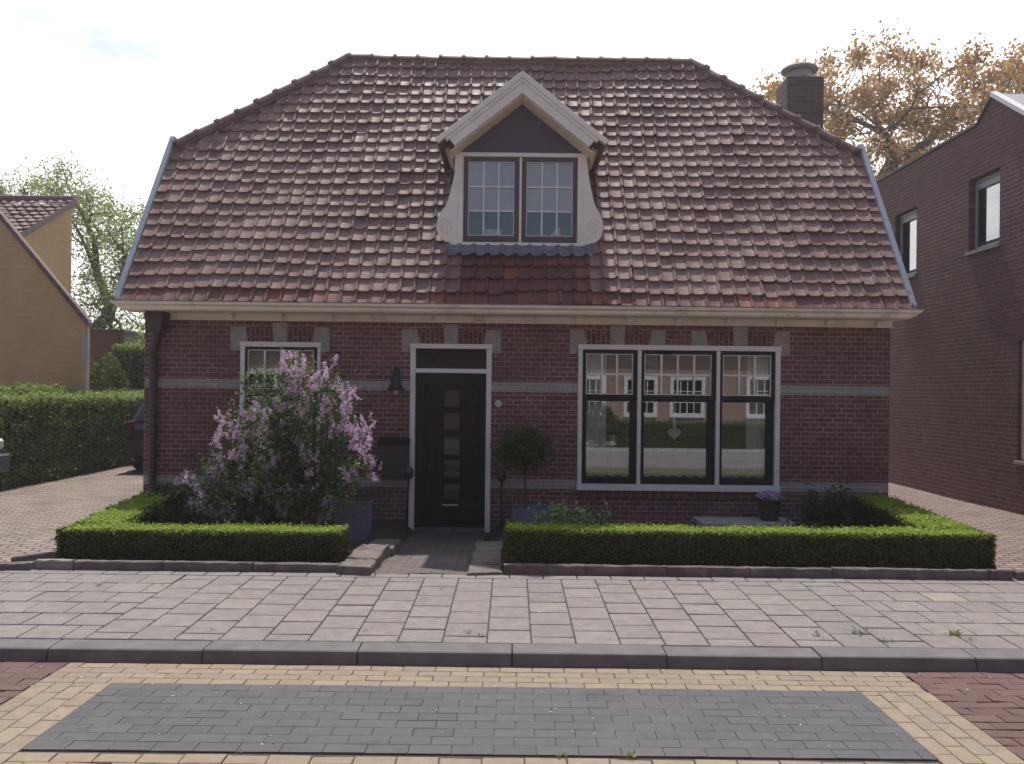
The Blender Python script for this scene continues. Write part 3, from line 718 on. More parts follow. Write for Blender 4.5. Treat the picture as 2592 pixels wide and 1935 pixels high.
# floors inside
b = MB(); b.box(HX0+.26, HX1-.26, YW+.27, YBk-.01, -.3, -.06); b.box(HX0+.26, HX1-.26, YW+.27, YBk-.01, 2.6, 2.64)
b.box(.55, .65, YW+.27, YBk-.02, -.06, 2.6); b.box(.66, HX1-.27, YW+2.6, YW+2.7, -.06, 2.6); b.box(-2.1,-2.0, YW+.27, YBk-.02, -.06, 2.6); b.box(-1.99,.54,YW+1.6,YW+1.7,-.06,2.6)
b.build('interior_walls', m['inside'], house)

# ---- pantiles
TW, TE = .1795, math.hypot(YR-YE, ZR-ZE)/23
PROF = [(0,.008),(.03,.002),(.08,-.002),(.30,-.005),(.55,-.005),(.74,-.001),(.79,.006),(.83,.020),(.87,.029),(.905,.031),(.94,.028),(.98,.018),(1.02,.004)]
def pantiles(b, rows, e, limits, P, U, V, N, skip=None, dark_red=None, w=TW, seed=3, x_start=RX0, prof=PROF, lift=.037, attr=None):
    """P(u) origin; U along the eave, V up the slope, N outwards; limits(s)->(xmin,xmax)"""
    rn = random.Random(seed)
    for r in range(rows):
        s0 = r*e; s1 = s0 + e + .035
        lo, hi = limits(s0 + e*.5)
        n0 = math.floor((lo - x_start)/w); n1 = math.ceil((hi - x_start)/w)
        for c in range(n0, n1):
            xa = x_start + c*w
            if xa + w*.5 < lo - .02 or xa + w*.5 > hi + .02: continue
            if skip and skip(xa + w/2, s0 + e/2): continue
            nw = dark_red(xa + w/2, s0 + e/2, rn) if dark_red else 0
            sg_ = .016*math.sin(xa*1.3+s0*.9) + .010*math.sin(xa*2.9-s0*2.3); dx, dh, ds, rot = rn.gauss(0,.0035)+.006*math.sin(s0*2.1), rn.gauss(0,.0042)+sg_, rn.gauss(0,.005)+.008*math.sin(xa*1.9+r), rn.gauss(0,.016); ds -= .035*(rn.random() < .012)
            vs = []; k = len(prof)
            for (s, h) in ((s0+ds, lift), (s0+.5*e+ds, lift*.58), (s1+ds, .002)):
                for (px, ph) in prof:
                    x = xa + px*w + dx + rot*(s-s0)
                    x = min(max(x, limits(s)[0]-.02), limits(s)[1]+.02)
                    vs.append(P + U*x + V*s + N*(h + ph*(1 if h > .01 else .8) + dh))
            for dz_, dn_ in ((0,0),(.003,-.024)):
              for (px, ph) in prof:          # the butt end
                x = min(max(xa + px*w + dx, limits(s0)[0]-.02), limits(s0)[1]+.02)
                vs.append(P + U*x + V*(s0+ds+dz_) + N*(lift + ph + dh + dn_))
            fs = []
            for i in range(2):
                for j in range(k-1): fs.append((i*k+j, i*k+j+1, (i+1)*k+j+1, (i+1)*k+j))
            for j in range(k-1): fs.append((4*k+j, 4*k+j+1, 3*k+j+1, 3*k+j))
            b.add(vs, fs)
            if attr is not None: attr.extend([nw]*len(fs))
Vf = Vector((0, YR-YE, ZR-ZE)).normalized(); Nf = Vector((0, -Vf.z, Vf.y))
LEN = math.hypot(YR-YE, ZR-ZE); SV = LEN*(YV-YE)/(YR-YE)
def lim_f(s):
    if s <= SV: return RX0, RX1
    f = (s-SV)/(LEN-SV); return RX0 + (KX0-RX0)*f, RX1 + (KX1-RX1)*f
DX0, DX1 = -.80, .96            # dormer body
SDB = (10.93-YE)/(YR-YE)*LEN
def skip_d(x, s):
    y = YE + s*Vf.y; z = ZE + s*Vf.z
    if s < SDB - .02: return False
    if DX0 + .06 < x < DX1 - .06 and z < 4.75: return True
    if z >= 4.75 and abs(x-.08) < (5.55 - z)*1.15 - .1: return True
    return False
def dark_red(x, s, rn):
    if -.72 < x < .95 and s < SDB: return 1.0 if s < SDB else 0  # newer red tiles below the dormer
    if s < TE*1.0: return .9  # whole bottom row toned darker
    return 0 if rn.random() < .975 else .5
b = MB(); at_l = []
pantiles(b, 23, TE, lim_f, Vector((0,YE,ZE)), Vector((1,0,0)), Vf, Nf, skip_d, dark_red, attr=at_l)
Vb = Vector((0, -(YR-YE), ZR-ZE)).normalized(); Nb = Vector((0, Vb.z, -Vb.y)); Nb = Vector((0, Vf.z, Vf.y))
pantiles(b, 23, TE, lim_f, Vector((0,2*YR-YE,ZE)), Vector((1,0,0)), Vb, Nb, None, None, attr=at_l, seed=5)
zV = zroof(YV)
for X, K, sg in ((RX0,KX0,-1),(RX1,KX1,1)):
    Vh = Vector((K-X, 0, ZR-zV)); lh = Vh.length; Vh.normalize(); Nh = Vector((-Vh.z*(1 if K > X else -1), 0, abs(Vh.x)))
    hw = YVb - YV
    pantiles(b, int(lh/TE), TE, lambda s: (YV + (YR-YV)*s/lh, YVb - (YR-YV)*s/lh), Vector((X,0,zV)), Vector((0,1,0)), Vh, Nh, None, None, attr=at_l, seed=9, x_start=YV)
b.attr['dark_red'] = at_l
roof = b.build('roof', m['pantile'], house, smooth=True)
# ---- ridge and hip caps: half-round with collars
def caps(b, p, q, n, r=.085, up=Vector((0,0,1)), seed=1):
    rn = random.Random(seed); p = Vector(p); q = Vector(q); ax = (q-p); L = ax.length/n; ax.normalize()
    side = ax.cross(up).normalized(); upn = side.cross(ax).normalized()
    b.tube([p - upn*.035 + ax*.03, q - upn*.035 - ax*.03], .072, 10)      # mortar bed
    for i in range(n):
        o = p + ax*(i*L) + upn*rn.gauss(.0,.004); K = 9; vs = []
        tl = rn.gauss(0,.02)
        for (t, rr) in ((0, r*1.2), (.05, r*1.26), (.056, r*1.02), (L*1.02, r*.92)):
            for k in range(K):
                a = math.pi*(k/(K-1)); 
                vs.append(o + ax*t + side*(math.cos(a)*rr*1.05) + upn*(math.sin(a)*rr - .035 + tl*t))
        fs = [(j*K+k, j*K+k+1, (j+1)*K+k+1, (j+1)*K+k) for j in range(3) for k in range(K-1)] + [tuple(range(K-1,-1,-1))]
        b.add(vs, fs)
b = MB(); caps(b, (KX0,YR,ZR+.05), (KX1,YR,ZR+.05), 15); b.build('ridge_cap', m['ctile'], roof)
for X, K, sg, sd in ((RX0,KX0,-1,1),(RX1,KX1,1,2)):
    for yy in (YV, YVb):
        b = MB(); caps(b, (X-.0*sg, yy, zV+.06), (K, YR, ZR+.06), 9, seed=sd); b.build('hip_cap', m['ctile'], roof)
# ---- verge boards
for X, sg in ((RX0,-1),(RX1,1)):
    for front in (1, 0):
        f = lambda y: y if front else 2*YR - y
        b = MB(); a0 = zroof(YE-.02); a1 = zroof(YV+.1)
        x0, x1 = sorted((X + sg*.004, X + sg*.075))
        P = [(YE+.03,zroof(YE+.03)-.03),(YE-.02,a0+.11),(YV+.02,zroof(YV+.02)+.17),(YV+.12,zroof(YV+.12)+.02),(YV+.06,zroof(YV)-.10)]
        b.prism([(f(y),z) for y, z in P], 'x', x0, x1); b.build('verge_board', m['zinc'], roof, bevel=.008)
# ---- chimney on the right hip
p0 = at(1985,215,13.1); p1 = at(2078,215,13.1); zt = at(2040,197,13.0).z
cx = (p0.x+p1.x)/2; hw = (p1.x-p0.x)/2
b = MB(); b.box(cx-hw, cx+hw*.98, 12.95, 13.5, 4.9, zt); 
ch = b.build('chimney', m['brick_chim'], roof, bevel=.01)
b = MB(); b.prism([(cx-hw+.02,12.97),(cx+hw-.03,12.97),(cx+hw-.03,13.48),(cx-hw+.02,13.48)], 'z', zt-.002, zt+.02)
b.lathe([(.25,.018),(.185,.03),(.18,.05),(.178,.15),(.20,.16)], (cx-.015,13.2,zt), 24)
b.v = [v for v in b.v]; b.build('chimney_pot', m['plastic'], roof, smooth=False)
b = MB(); b.lathe([(.20,.15),(.272,.155),(.285,.175),(.27,.20),(.20,.245),(.10,.27),(.02,.28)], (cx-.015,13.2,zt), 28); b.build('chimney_cowl', m['concrete'], roof, smooth=True)

# ---- gutter, frieze, brackets
zg1 = at(600,764,10.28).z; zg0 = at(600,788,10.38).z; zf0 = at(600,812,YW).z
gp = [(10.72,zg0),(10.36,zg0),(10.345,zg0+.012),(10.33,zg0+.03),(10.328,zg0+.045),(10.305,zg0+.055),(10.275,zg1-.035),(10.265,zg1-.01),(10.262,zg1),(10.285,zg1+.002),(10.30,zg1-.012),(10.46,zg1-.02),(10.72,zg1-.02)]
b = MB(); n = len(gp); gx0, gx1 = at(278,770,10.3).x, at(2338,782,10.3).x
def gxo(y, z): return (z-zg0)/(zg1-zg0)*.10 if z > zg0 + .015 else -.02
vs = [(gx0 + .10 - gxo(y,z), y, z) for y, z in gp] + [(gx1 - .10 + gxo(y,z), y, z) for y, z in gp]
b.add(vs, [tuple(range(n)), tuple(range(2*n-1,n-1,-1))] + [(i,i+n,(i+1)%n+n,(i+1)%n) for i in range(n)])
gut = b.build('gutter', m['cream'], house)
b = MB(); b.box(gx0+.005, gx1-.005, 10.255, 10.262, zg1-.006, zg1+.006); b.build('gutter_lip', m['lead'], gut)
b = MB(); b.box(HX0-.01, HX1+.01, YW-.035, YW-.001, zf0, zg0+.06); b.box(HX0-.015, HX1+.015, YW-.05, YW-.0355, zf0, zf0+.018); b.build('frieze', m['cream'], house, bevel=.003)
for k in range(14):
    x = -3.57 + .63*k; b = MB()
    b.prism([(YW-.036,zg0+.0),(YW-.036,zg0-.085),(YW-.06,zg0-.085),(YW-.07,zg0-.06),(YW-.10,zg0-.045),(YW-.11,zg0-.02),(YW-.15,zg0-.012),(YW-.15,zg0)], 'x', x-.045, x+.045)
    b.build('bracket', m['cream'], house, bevel=.004)
# ---- downpipe with hopper
b = MB(); hx = at(395,830,10.6).x
b.prism([(hx-.10,10.5),(hx+.12,10.5),(hx+.12,10.74),(hx-.10,10.74)], 'z', zg0-.03, zg0-.002)
b.add([(hx-.115,10.5,zg0-.03),(hx+.125,10.5,zg0-.03),(hx+.125,10.74,zg0-.03),(hx-.115,10.74,zg0-.03),(hx-.085,10.55,zg0-.26),(hx+.075,10.55,zg0-.26),(hx+.075,10.72,zg0-.26),(hx-.085,10.72,zg0-.26)],
      [(0,4,5,1),(1,5,6,2),(2,6,7,3),(3,7,4,0),(4,7,6,5),(0,1,2,3)])
px_ = at(385,1000,10.7).x
b.tube([(hx,10.64,zg0-.24),(hx-.01,10.65,zg0-.34),(px_,10.71,zg0-.52),(px_,10.73,zg0-.62),(px_,10.73,-.1)], [.065,.055,.048,.047,.047], 14)
for z in (1.9, 1.0, .35): b.tube([(px_,10.73,z-.02),(px_,10.73,z+.02)], .055, 14)
b.build('downpipe', m['pipe'], house, bevel=.006)

# ---- painted bands and lintel stones
def band_runs(z0, z1):
    segs = []; xs = [HX0+.003]
    for o in (win1, door, win2):
        if o[2] < z1 and o[3] > z0: segs.append((xs[-1], o[0])); xs.append(o[1])
    segs.append((xs[-1], HX1-.003)); return segs
zb1, zb0 = at(1330,969,YW).z, at(1330,993,YW).z
zc1, zc0 = at(1400,1214,YW).z, at(1400,1238,YW).z
for za, zz_ in ((zb0, zb1), (zc0, zc1)):
    for a, c in band_runs(za, zz_): MB().box(a+.002, c-.002, YW-.005, YW+.05, za, zz_).build('painted_band', m['band'], house)
def stone(pts):
    P = [at(x,y,YW) for x, y in pts]; b = MB(); b.prism([(p.x,p.z) for p in P], 'y', YW-.014, YW+.05); b.build('lintel_stone', m['stone'], house, bevel=.004)
def archp(pts):
    P = [at(x,y,YW) for x, y in pts]; b = MB(); b.prism([(p.x,p.z) for p in P], 'y', YW-.006, YW+.05); b.build('brick_arch', m['arch'], house)
def lint(l, key, r, top, ktop, bot, frame_top, lin, rin):
    # l=(x0,x1 top, x1 bottom) ...
    stone([(l[0],top),(l[1],top),(l[2],frame_top),(lin,frame_top),(lin,bot),(l[0],bot)])
    stone([(key[0],ktop),(key[1],ktop),(key[1]-2,frame_top),(key[0]+2,frame_top)])
    stone([(r[0],top+2),(r[1],top+2),(r[1],bot+3),(rin,bot+3),(rin,frame_top+1),(r[2],frame_top+1)])
    archp([(l[1],top+3),(key[0],top+3),(key[0]+2,frame_top),(l[2],frame_top)]); archp([(key[1],top+4),(r[0],top+4),(r[2],frame_top),(key[1]-2,frame_top)])
lint((584,623,628),(690,729),(797,834.6,792), 827, 817, 888, 865, 608, 811)
lint((1016,1056,1063),(1122.6,1160),(1231,1269,1224), 833, 822, 892, 871, 1038, 1242)
lint((1442,1478,1486),(1545,1583),(1648,1684,1643), 834, 825, 896.6, 874, 1462, 1700)
stone([(1749,838),(1786,838),(1793,876),(1749,876)]); stone([(1854.6,827),(1893,827),(1891,876),(1857,876)]); stone([(1962,840),(1999.6,840),(1999.6,902),(1973,902),(1973,877),(1956,877)])
archp([(1786,841),(1854.6,841),(1857,876),(1793,876)]); archp([(1893,842),(1962,842),(1956,877),(1891,877)])
# brick-on-edge sill under the big window
sx0, sx1, sz0, sz1 = rect(1463, 1965, 1245, 1262, YW)
b = MB(); b.box(sx0, sx1, YW-.03, YW+.02, sz0-.01, sz1-.003); b.build('brick_sill', masonry('brick_sill', 'X','Z', .115, .3, .010, [(.09,.045,.055),(.12,.06,.07),(.08,.045,.06)], (.2,.17,.17), bond='stack'), house, bevel=.004)

# ---- windows
def frame_mesh(b, x0, x1, z0, z1, y0, y1, l, r, t, bo, mi=0):
    b.box(x0, x0+l, y0, y1, z0, z1, mi); b.box(x1-r, x1, y0, y1, z0, z1, mi)
    b.box(x0+l, x1-r, y0+.001, y1-.001, z1-t, z1, mi); b.box(x0+l, x1-r, y0+.001, y1-.001, z0, z0+bo, mi)
def bars(b, x0, x1, z0, z1, nx, nz, y0, y1, w, edge):
    frame_mesh(b, x0-edge, x1+edge, z0-edge, z1+edge, y0, y1, edge, edge, edge, edge)
    for i in range(1, nx): x = x0 + (x1-x0)*i/nx; b.box(x-w/2, x+w/2, y0+.002, y1-.002, z0, z1)
    for j in range(1, nz):
        z = z0 + (z1-z0)*j/nz
        for i in range(nx):
            xa = x0 + (x1-x0)*i/nx + (w/2 if i else 0); xb = x0 + (x1-x0)*(i+1)/nx - (w/2 if i < nx-1 else 0)
            b.box(xa, xb, y0+.003, y1-.003, z-w/2, z+w/2)
def pane(x0, x1, z0, z1, y, mat, par):
    b = MB(); b.box(x0, x1, y, y+.004, z0, z1); return b.build('pane', mat, par)
def sash_window(outer, lights, par, name='window'):
    """outer frame rect; lights: list of (opening x0,x1, up_glass(x0,x1,z0,z1), low_glass, nx, rail z)"""
    x0, x1, z0, z1 = outer; y0 = YW-.035; y1 = YW+.10
    b = MB(); xs = [x0]
    for L in lights: xs += [L[0], L[1]]
    xs.append(x1); zi1 = z1 - .065; zi0 = z0 + .08
    for i in range(0, len(xs), 2): b.box(xs[i], xs[i+1], y0, y1, zi0, zi1)
    b.box(x0-.006, x1+.006, y0-.008, y1, zi1, z1); b.box(x0-.004, x1+.004, y0-.03, y1, z0, zi0)
    w = b.build(name, m['white'], par, bevel=.004)
    for (a, c, ug, lg, nx, zr) in lights:
        b = MB()
        b.box(a, ug[0]-.008, y0+.02, y0+.075, zr, zi1); b.box(ug[1]+.008, c, y0+.02, y0+.075, zr, zi1)
        b.box(ug[0]-.008, ug[1]+.008, y0+.021, y0+.074, ug[3]+.008, zi1); b.box(ug[0]-.008, ug[1]+.008, y0+.021, y0+.074, zr, ug[2]-.008)
        b.build('upper_sash', m['sash'], w, bevel=.003)
        b = MB(); bars(b, ug[0], ug[1], ug[2], ug[3], nx, 2, y0+.022, y0+.062, .025, .011); b.build('glazing_bars', m['white'], w)
        pane(ug[0], ug[1], ug[2], ug[3], y0+.048, m['glass'], w)
        b = MB(); zt = zr-.002
        b.box(a, lg[0], y0+.06, y0+.115, zi0, zt); b.box(lg[1], c, y0+.06, y0+.115, zi0, zt)
        b.box(lg[0], lg[1], y0+.061, y0+.114, lg[3], zt); b.box(lg[0], lg[1], y0+.061, y0+.114, zi0, lg[2])
        b.build('lower_sash', m['sash'], w, bevel=.003)
        pane(lg[0], lg[1], lg[2], lg[3], y0+.088, m['glass'], w)
    return w
def gr(l, r, t, bo): return rect(l, r, t, bo, YW)
zr2 = at(1716,1015,YW).z
L2 = []
for (a, c, ug, lg, nx) in ((1473,1612,(1485,1600,900,998),(1484,1594.5,1017,1203),3), (1621.5,1811,(1632.5,1798,900,998),(1630.5,1791,1017,1203),4), (1820.5,1960,(1831,1949,900,998),(1828.5,1941,1017,1203),3)):
    U_ = list(rect(ug[0],ug[1],ug[2],ug[3],YW)); Lw = list(rect(lg[0],lg[1],lg[2],lg[3],YW))
    U_[2], U_[3] = at(1716,999,YW).z, at(1716,900,YW).z; Lw[2], Lw[3] = at(1716,1212,YW).z, at(1716,1018,YW).z
    L2.append((at(a,1058,YW).x, at(c,1058,YW).x, U_, Lw, nx, zr2))
w2 = sash_window(win2, L2, house)
zr1 = at(710,1001,YW).z
U1 = list(rect(629.5,793,888,984,YW)); L1 = list(rect(630,790,1004,1210,YW))
w1 = sash_window(win1, [(at(620,1050,YW).x, at(803,1050,YW).x, U1, L1, 4, zr1)], house)

# ---- front door
x0, x1, z0, z1 = door; y0 = YW-.03
b = MB(); jw = .066
b.box(x0, x0+jw, y0, YW+.12, z0, z1-.062); b.box(x1-jw, x1, y0, YW+.12, z0, z1-.062); b.box(x0-.006, x1+.006, y0-.006, YW+.12, z1-.062, z1)
zt1, zt0 = at(1140,934,YW).z, at(1140,945,YW).z
b.box(x0+jw, x1-jw, y0+.01, YW+.10, zt0, zt1)
dfr = b.build('door_frame', m['white'], house, bevel=.004)
pane(x0+jw, x1-jw, zt1, z1-.062, YW+.045, m['doorglass'], dfr)
b = MB(); b.box(x0+jw+.3, x0+jw+.318, YW+.06, YW+.07, zt1+.03, zt1+.15); 
b.v = [(v[0] - (v[2]-zt1)*.18, v[1], v[2]) for v in b.v]; b.build('transom_ornament', m['blind'], dfr)
b = MB(); b.box(x0+jw, x1-jw, YW+.08, YW+.10, zt1, z1-.062); b.build('transom_backing', m['black'], dfr)
zd0 = at(1140,1336,YW).z
dx0, dx1 = x0+jw+.004, x1-jw-.004
b = MB(); yd = YW+.05
pz = [rect(1123,1162,t,bo,YW) for t, bo in ((988,1030),(1047,1089),(1107,1153),(1166,1213),(1227,1267))]
wall_open(b, dx0, dx1, zd0, zt0-.004, yd, .045, pz)
for gx in (at(1086,1100,YW).x, at(1098,1100,YW).x, at(1108,1100,YW).x, at(1176,1100,YW).x, at(1186,1100,YW).x, at(1198,1100,YW).x):
    b.box(gx-.007, gx+.007, yd-.012, yd-.0005, pz[4][2]-.05, pz[0][3]+.07)
b.box(dx0+.09, dx1-.09, yd-.012, yd-.0005, zd0+.06, zd0+.30)
for q in pz: frame_mesh(b, q[0]-.012, q[1]+.012, q[2]-.012, q[3]+.012, yd-.018, yd-.0005, .012,.012,.012,.012)
b.box(dx0, dx1, yd-.02, yd-.0005, zd0+.004, zd0+.045)
for gx in (at(1078,1100,YW).x, at(1209,1100,YW).x):      # half-round carved columns
    za, zb_c = zd0+.34, pz[0][3]+.05
    b.lathe([(.030,0),(.030,.03),(.020,.045),(.017,(zb_c-za)*.5),(.019,zb_c-za-.05),(.030,zb_c-za-.03),(.030,zb_c-za)], (gx, yd-.002, za), 12)
for q_ in ((dx0+.10, (dx0+dx1)/2-.03), ((dx0+dx1)/2+.03, dx1-.10)):
    xm = (q_[0]+q_[1])/2; b.prism([(q_[0],zd0+.18),(xm,zd0+.09),(q_[1],zd0+.18),(xm,zd0+.27)], 'y', yd-.026, yd-.0125)
b.prism([(dx0+.07,zt0-.10),(dx1-.07,zt0-.10),(dx1-.12,zt0-.05),((dx0+dx1)/2,zt0-.03),(dx0+.12,zt0-.05)], 'y', yd-.016, yd-.0005)
dr = b.build('door', m['door'], house, bevel=.003)
for q in pz: pane(q[0], q[1], q[2], q[3], yd+.02, m['doorglass'], dr)
b = MB(); lx = (pz[0][0]+pz[0][1])/2; b.box(lx-.10, lx+.10, yd-.02, yd-.012, pz[4][2]-.075, pz[4][2]-.055); b.build('letter_slot', m['zinc'], dr)
b = MB(); b.lathe([(.005,-.03),(.022,-.026),(.028,0),(.022,.026),(.005,.03)], (dx0+.06, yd-.05, (zd0+zt0)/2), 12); b.tube([(dx0+.06,yd-.05,(zd0+zt0)/2),(dx0+.06,yd,(zd0+zt0)/2)], .01, 8); b.build('door_knob', m['black'], dr, smooth=True)
b = MB(); b.box(dx0, dx1, YW+.005, YW+.14, z0-.055, zd0-.002); b.build('threshold', m['bluestone'], house)
b = MB(); b.box(x0-.02, x1+.12, 10.52, YW+.14, z0-.14, z0-.004); b.build('doorstep', m['bluestone'], house, bevel=.008)

# ---- dormer
YD = 10.92
def dpt(x, y, ox=1080, oy=380, k=4.61, d=YD): p = at(ox+x/k, oy+y/k, d); return p
wz1 = dpt(1100,62).z; wz0 = dpt(1100,1120).z
bx0 = dpt(420,600).x; bx1 = dpt(1765,600).x
bw = MB()  # dormer carcass
bw.box(bx0-.03, bx0, YD+.03, 12.6, wz0-.05, wz1+.05); bw.box(bx1, bx1+.03, YD+.03, 12.6, wz0-.05, wz1+.05); bw.box(bx0, bx1, 12.57, 12.599, wz0-.049, wz1+.049)
dorm = bw.build('dormer', m['cheek'], house)
b = MB()
fx0, fx1 = dpt(420,600).x-.02, dpt(1765,600).x+.02
sl0, sl1, sr0, sr1 = dpt(428,600).x, dpt(1080,600).x, dpt(1108,600).x, dpt(1758,600).x
zt_ = dpt(1100,82).z; zb_ = dpt(1100,1085).z
b.box(fx0, sl0, YD, YD+.08, zb_, zt_); b.box(sl1, sr0, YD-.004, YD+.08, zb_, zt_); b.box(sr1, fx1, YD, YD+.08, zb_, zt_)
b.box(fx0-.10, fx1+.10, YD-.012, YD+.08, zt_, wz1+.03); b.box(fx0-.09, fx1+.11, YD-.03, YD+.08, wz0, zb_)
b.build('dormer_frame', m['dormer_paint'], dorm, bevel=.004)
for (a, c, g0, g1) in ((sl0, sl1, dpt(484,550).x, dpt(1021,550).x), (sr0, sr1, dpt(1164,550).x, dpt(1704,550).x)):
    gz1, gz0 = dpt(1100,138).z, dpt(1100,1002).z
    b = MB(); frame_mesh(b, a, c, zb_, zt_, YD+.014, YD+.06, g0-a, c-g1, zt_-gz1, gz0-zb_); b.build('dormer_sash', m['sash_up'], dorm, bevel=.003)
    b = MB(); bars(b, g0+.008, g1-.008, gz0+.008, gz1-.008, 3, 3, YD+.018, YD+.05, .02, .009); b.build('dormer_glazing_bars', m['white'], dorm)
    pane(g0, g1, gz0, gz1, YD+.035, m['glass_up'], dorm)
    zbl = gz0 + (gz1-gz0)*.34
    b = MB(); b.box(g0-.01, g1+.01, YD+.066, YD+.070, zbl, gz1+.03); b.box(g0-.01, g1+.01, YD+.064, YD+.074, zbl-.012, zbl); b.build('roller_blind', m['blind'], dorm)
b = MB(); b.box(bx0, bx1, YD+.40, YD+.42, wz0+.012, wz1); b.box(bx0+.001, bx1-.001, YD+.09, YD+.40, wz0, wz0+.01); b.build('attic_panel', m['room_teal'], dorm)
# gable board
gz0 = at(1080+1100/4.61, 160+1058/4.61, YD).z; ap = at(1080+1120/4.61, 160+455/4.61, YD+.01)
gl = at(1080+330/4.61, 160+1062/4.61, YD).x; gr_ = at(1080+1890/4.61, 160+1072/4.61, YD).x
b = MB(); b.prism([(-.80, wz1+.03),(.95, wz1+.03),(1.0,4.76),(.08, 5.50),(-.85,4.76)], 'y', YD+.02, YD+.05); [b.box(-.80+.145*i-.003, -.80+.145*i+.003, YD+.0165, YD+.0195, wz1+.035, min(5.48, 5.50-abs(-.80+.145*i-.08)*.80)-.02) for i in range(1,13)]; b.build('dormer_gable', m['gable'], dorm)
# roof slopes of the dormer
YO = 10.55
A = at(1080+1130/4.61, 160+118/4.61, YO); EL_ = at(1080+112/4.61, 160+893/4.61, YO); ER_ = at(1080+2110/4.61, 160+930/4.61, YO)
ez = (EL_.z+ER_.z)/2; EL_.z = ER_.z = ez; A.x = (EL_.x+ER_.x)/2 + .0
b = MB(); bt = MB(); soff = MB()
def yroof_at(z): return YE + (z - ZE)/SL
for E in (EL_, ER_):
    sgn = -1 if E.x < A.x else 1
    d = Vector((E.x-A.x, 0, E.z-A.z)); Ld = d.length; d.normalize(); nrm = Vector((-d.z*sgn, 0, d.x*sgn));
    if nrm.z < 0: nrm = -nrm
    yb_r = yroof_at(A.z)+.1; yb_e = yroof_at(E.z)+.15
    def q(t, y, h): 
        p = Vector((A.x,0,A.z)) + d*t + nrm*h; return (p.x, y, p.z)
    # roof slab (zinc / felt top) following the main roof
    vs = [q(0,YO+.03,0), q(Ld,YO+.03,0), q(Ld,yb_e,0), q(0,yb_r,0), q(0,YO+.03,-.05), q(Ld,YO+.03,-.05), q(Ld,yb_e,-.05), q(0,yb_r,-.05)]
    b.add(vs, [(0,1,2,3),(7,6,5,4),(0,4,5,1),(1,5,6,2),(2,6,7,3),(3,7,4,0)])
    # bargeboard: two stepped mouldings
    def strip(h0, h1, ya, yb, t0, t1, mbx):
        mt = lambda h: max(t0, -nrm.x*h/d.x) if t0 > 0 else -nrm.x*h/d.x      # mitred at the apex
        vs = [q(mt(h1),ya,h1), q(t1,ya,h1), q(t1,yb,h1), q(mt(h1),yb,h1), q(mt(h0),ya,h0), q(t1,ya,h0), q(t1,yb,h0), q(mt(h0),yb,h0)]
        mbx.add(vs, [(0,1,2,3),(7,6,5,4),(0,4,5,1),(1,5,6,2),(2,6,7,3),(3,7,4,0)])
    strip(-.045, .018, YO-.03, YO+.06, -.05, Ld-.0, bt)
    strip(-.085, -.045, YO-.012, YO+.06, -.09, Ld-.10, bt)
    strip(-.19, -.085, YO+.005, YO+.05, -.2, Ld-.14, bt)
    strip(-.20, -.19, YO+.052, YD+.03, -.2, Ld-.06, soff)
    strip(-.20, -.05, YD+.03, yb_e, Ld-.16, Ld-.06, soff)
b.build('dormer_roof', m['cheek'], dorm); bt.build('bargeboard', m['dormer_paint'], dorm, bevel=.004); soff.build('dormer_soffit', m['soffit'], dorm)
for (x, y) in ((1125,335),(455,850),(1768,875)):
    p = at(1080+x/4.61, 160+y/4.61, YO+.12); b = MB(); b.box(p.x-.025, p.x+.025, YO+.06, YD+.02, p.z-.03, p.z+.03); b.build('purlin_end', m['dormer_paint'], dorm, bevel=.008)
# carved side pieces
for pts, sg in (([(420,58),(335,60),(332,160),(328,260),(312,340),(298,410),(275,500),(250,590),(225,650),(190,695),(158,740),(130,810),(115,870),(113,920),(124,965),(150,1010),(180,1045),(215,1068),(270,1080),(272,1108),(420,1112)],-1),
              ([(1765,66),(1868,66),(1873,160),(1882,260),(1900,380),(1918,470),(1938,560),(1960,640),(1990,700),(2025,755),(2048,820),(2057,890),(2050,955),(2035,1010),(2005,1055),(1960,1088),(1885,1104),(1885,1135),(1765,1132)],1)):
    P = [dpt(x,y) for x, y in pts]; b = MB(); b.prism([(p.x,p.z) for p in P], 'y', YD-.025, YD+.03)
    cxp = dpt(215 if sg < 0 else 1940, 900); 
    def spiral(c, r0, turns, st):
        return [(c.x + sg*math.cos(st+a)*r0*(1-a/(turns*2*math.pi)*.75), YD-.027, c.z + math.sin(st+a)*r0*(1-a/(turns*2*math.pi)*.75)) for a in [turns*2*math.pi*i/40 for i in range(41)]]
    b.tube(spiral(cxp, .105, 1.6, .2), .011, 5)
    c2 = dpt(335 if sg < 0 else 1868, 625); b.tube(spiral(c2, .05, 1.2, 2.0), .005, 5)
    e0 = dpt(375 if sg < 0 else 1812, 130); e1 = dpt(360 if sg < 0 else 1822, 1060); b.tube([(e0.x,YD-.027,e0.z),(e1.x,YD-.027,e1.z)], .005, 5)
    b.build('carved_bracket', m['dormer_paint'], dorm, bevel=.006)
# lead apron
b = MB(); a0 = dpt(232,1200).x; a1 = dpt(1928,1200).x; nseg = 72; vs = []
s_t = (10.955-YE)/Vf.y; s_b = s_t - .175
for i in range(nseg+1):
    x = a0 + (a1-a0)*i/nseg; ph = ((x-RX0)/TW) % 1; hump = .05*math.exp(-((ph-.86)/.12)**2)
    for j, s in enumerate((s_t, s_t-.06, s_t-.12, s_b - .012*math.sin(ph*6.28) + random.gauss(0,.003))):
        p = Vector((x,YE,ZE)) + Vf*s + Nf*(.058 + (hump*.9 if j > 0 else hump*.3) + (.012 if j == 0 else 0)); vs.append(p)
fs = [(i*4+j, (i+1)*4+j, (i+1)*4+j+1, i*4+j+1) for i in range(nseg) for j in range(3)]
b.add(vs, fs); b.box(a0+.03, a1-.03, YD-.02, YD+.02, wz0-.13, wz0-.003); b.build('lead_flashing', m['lead'], dorm, smooth=False)
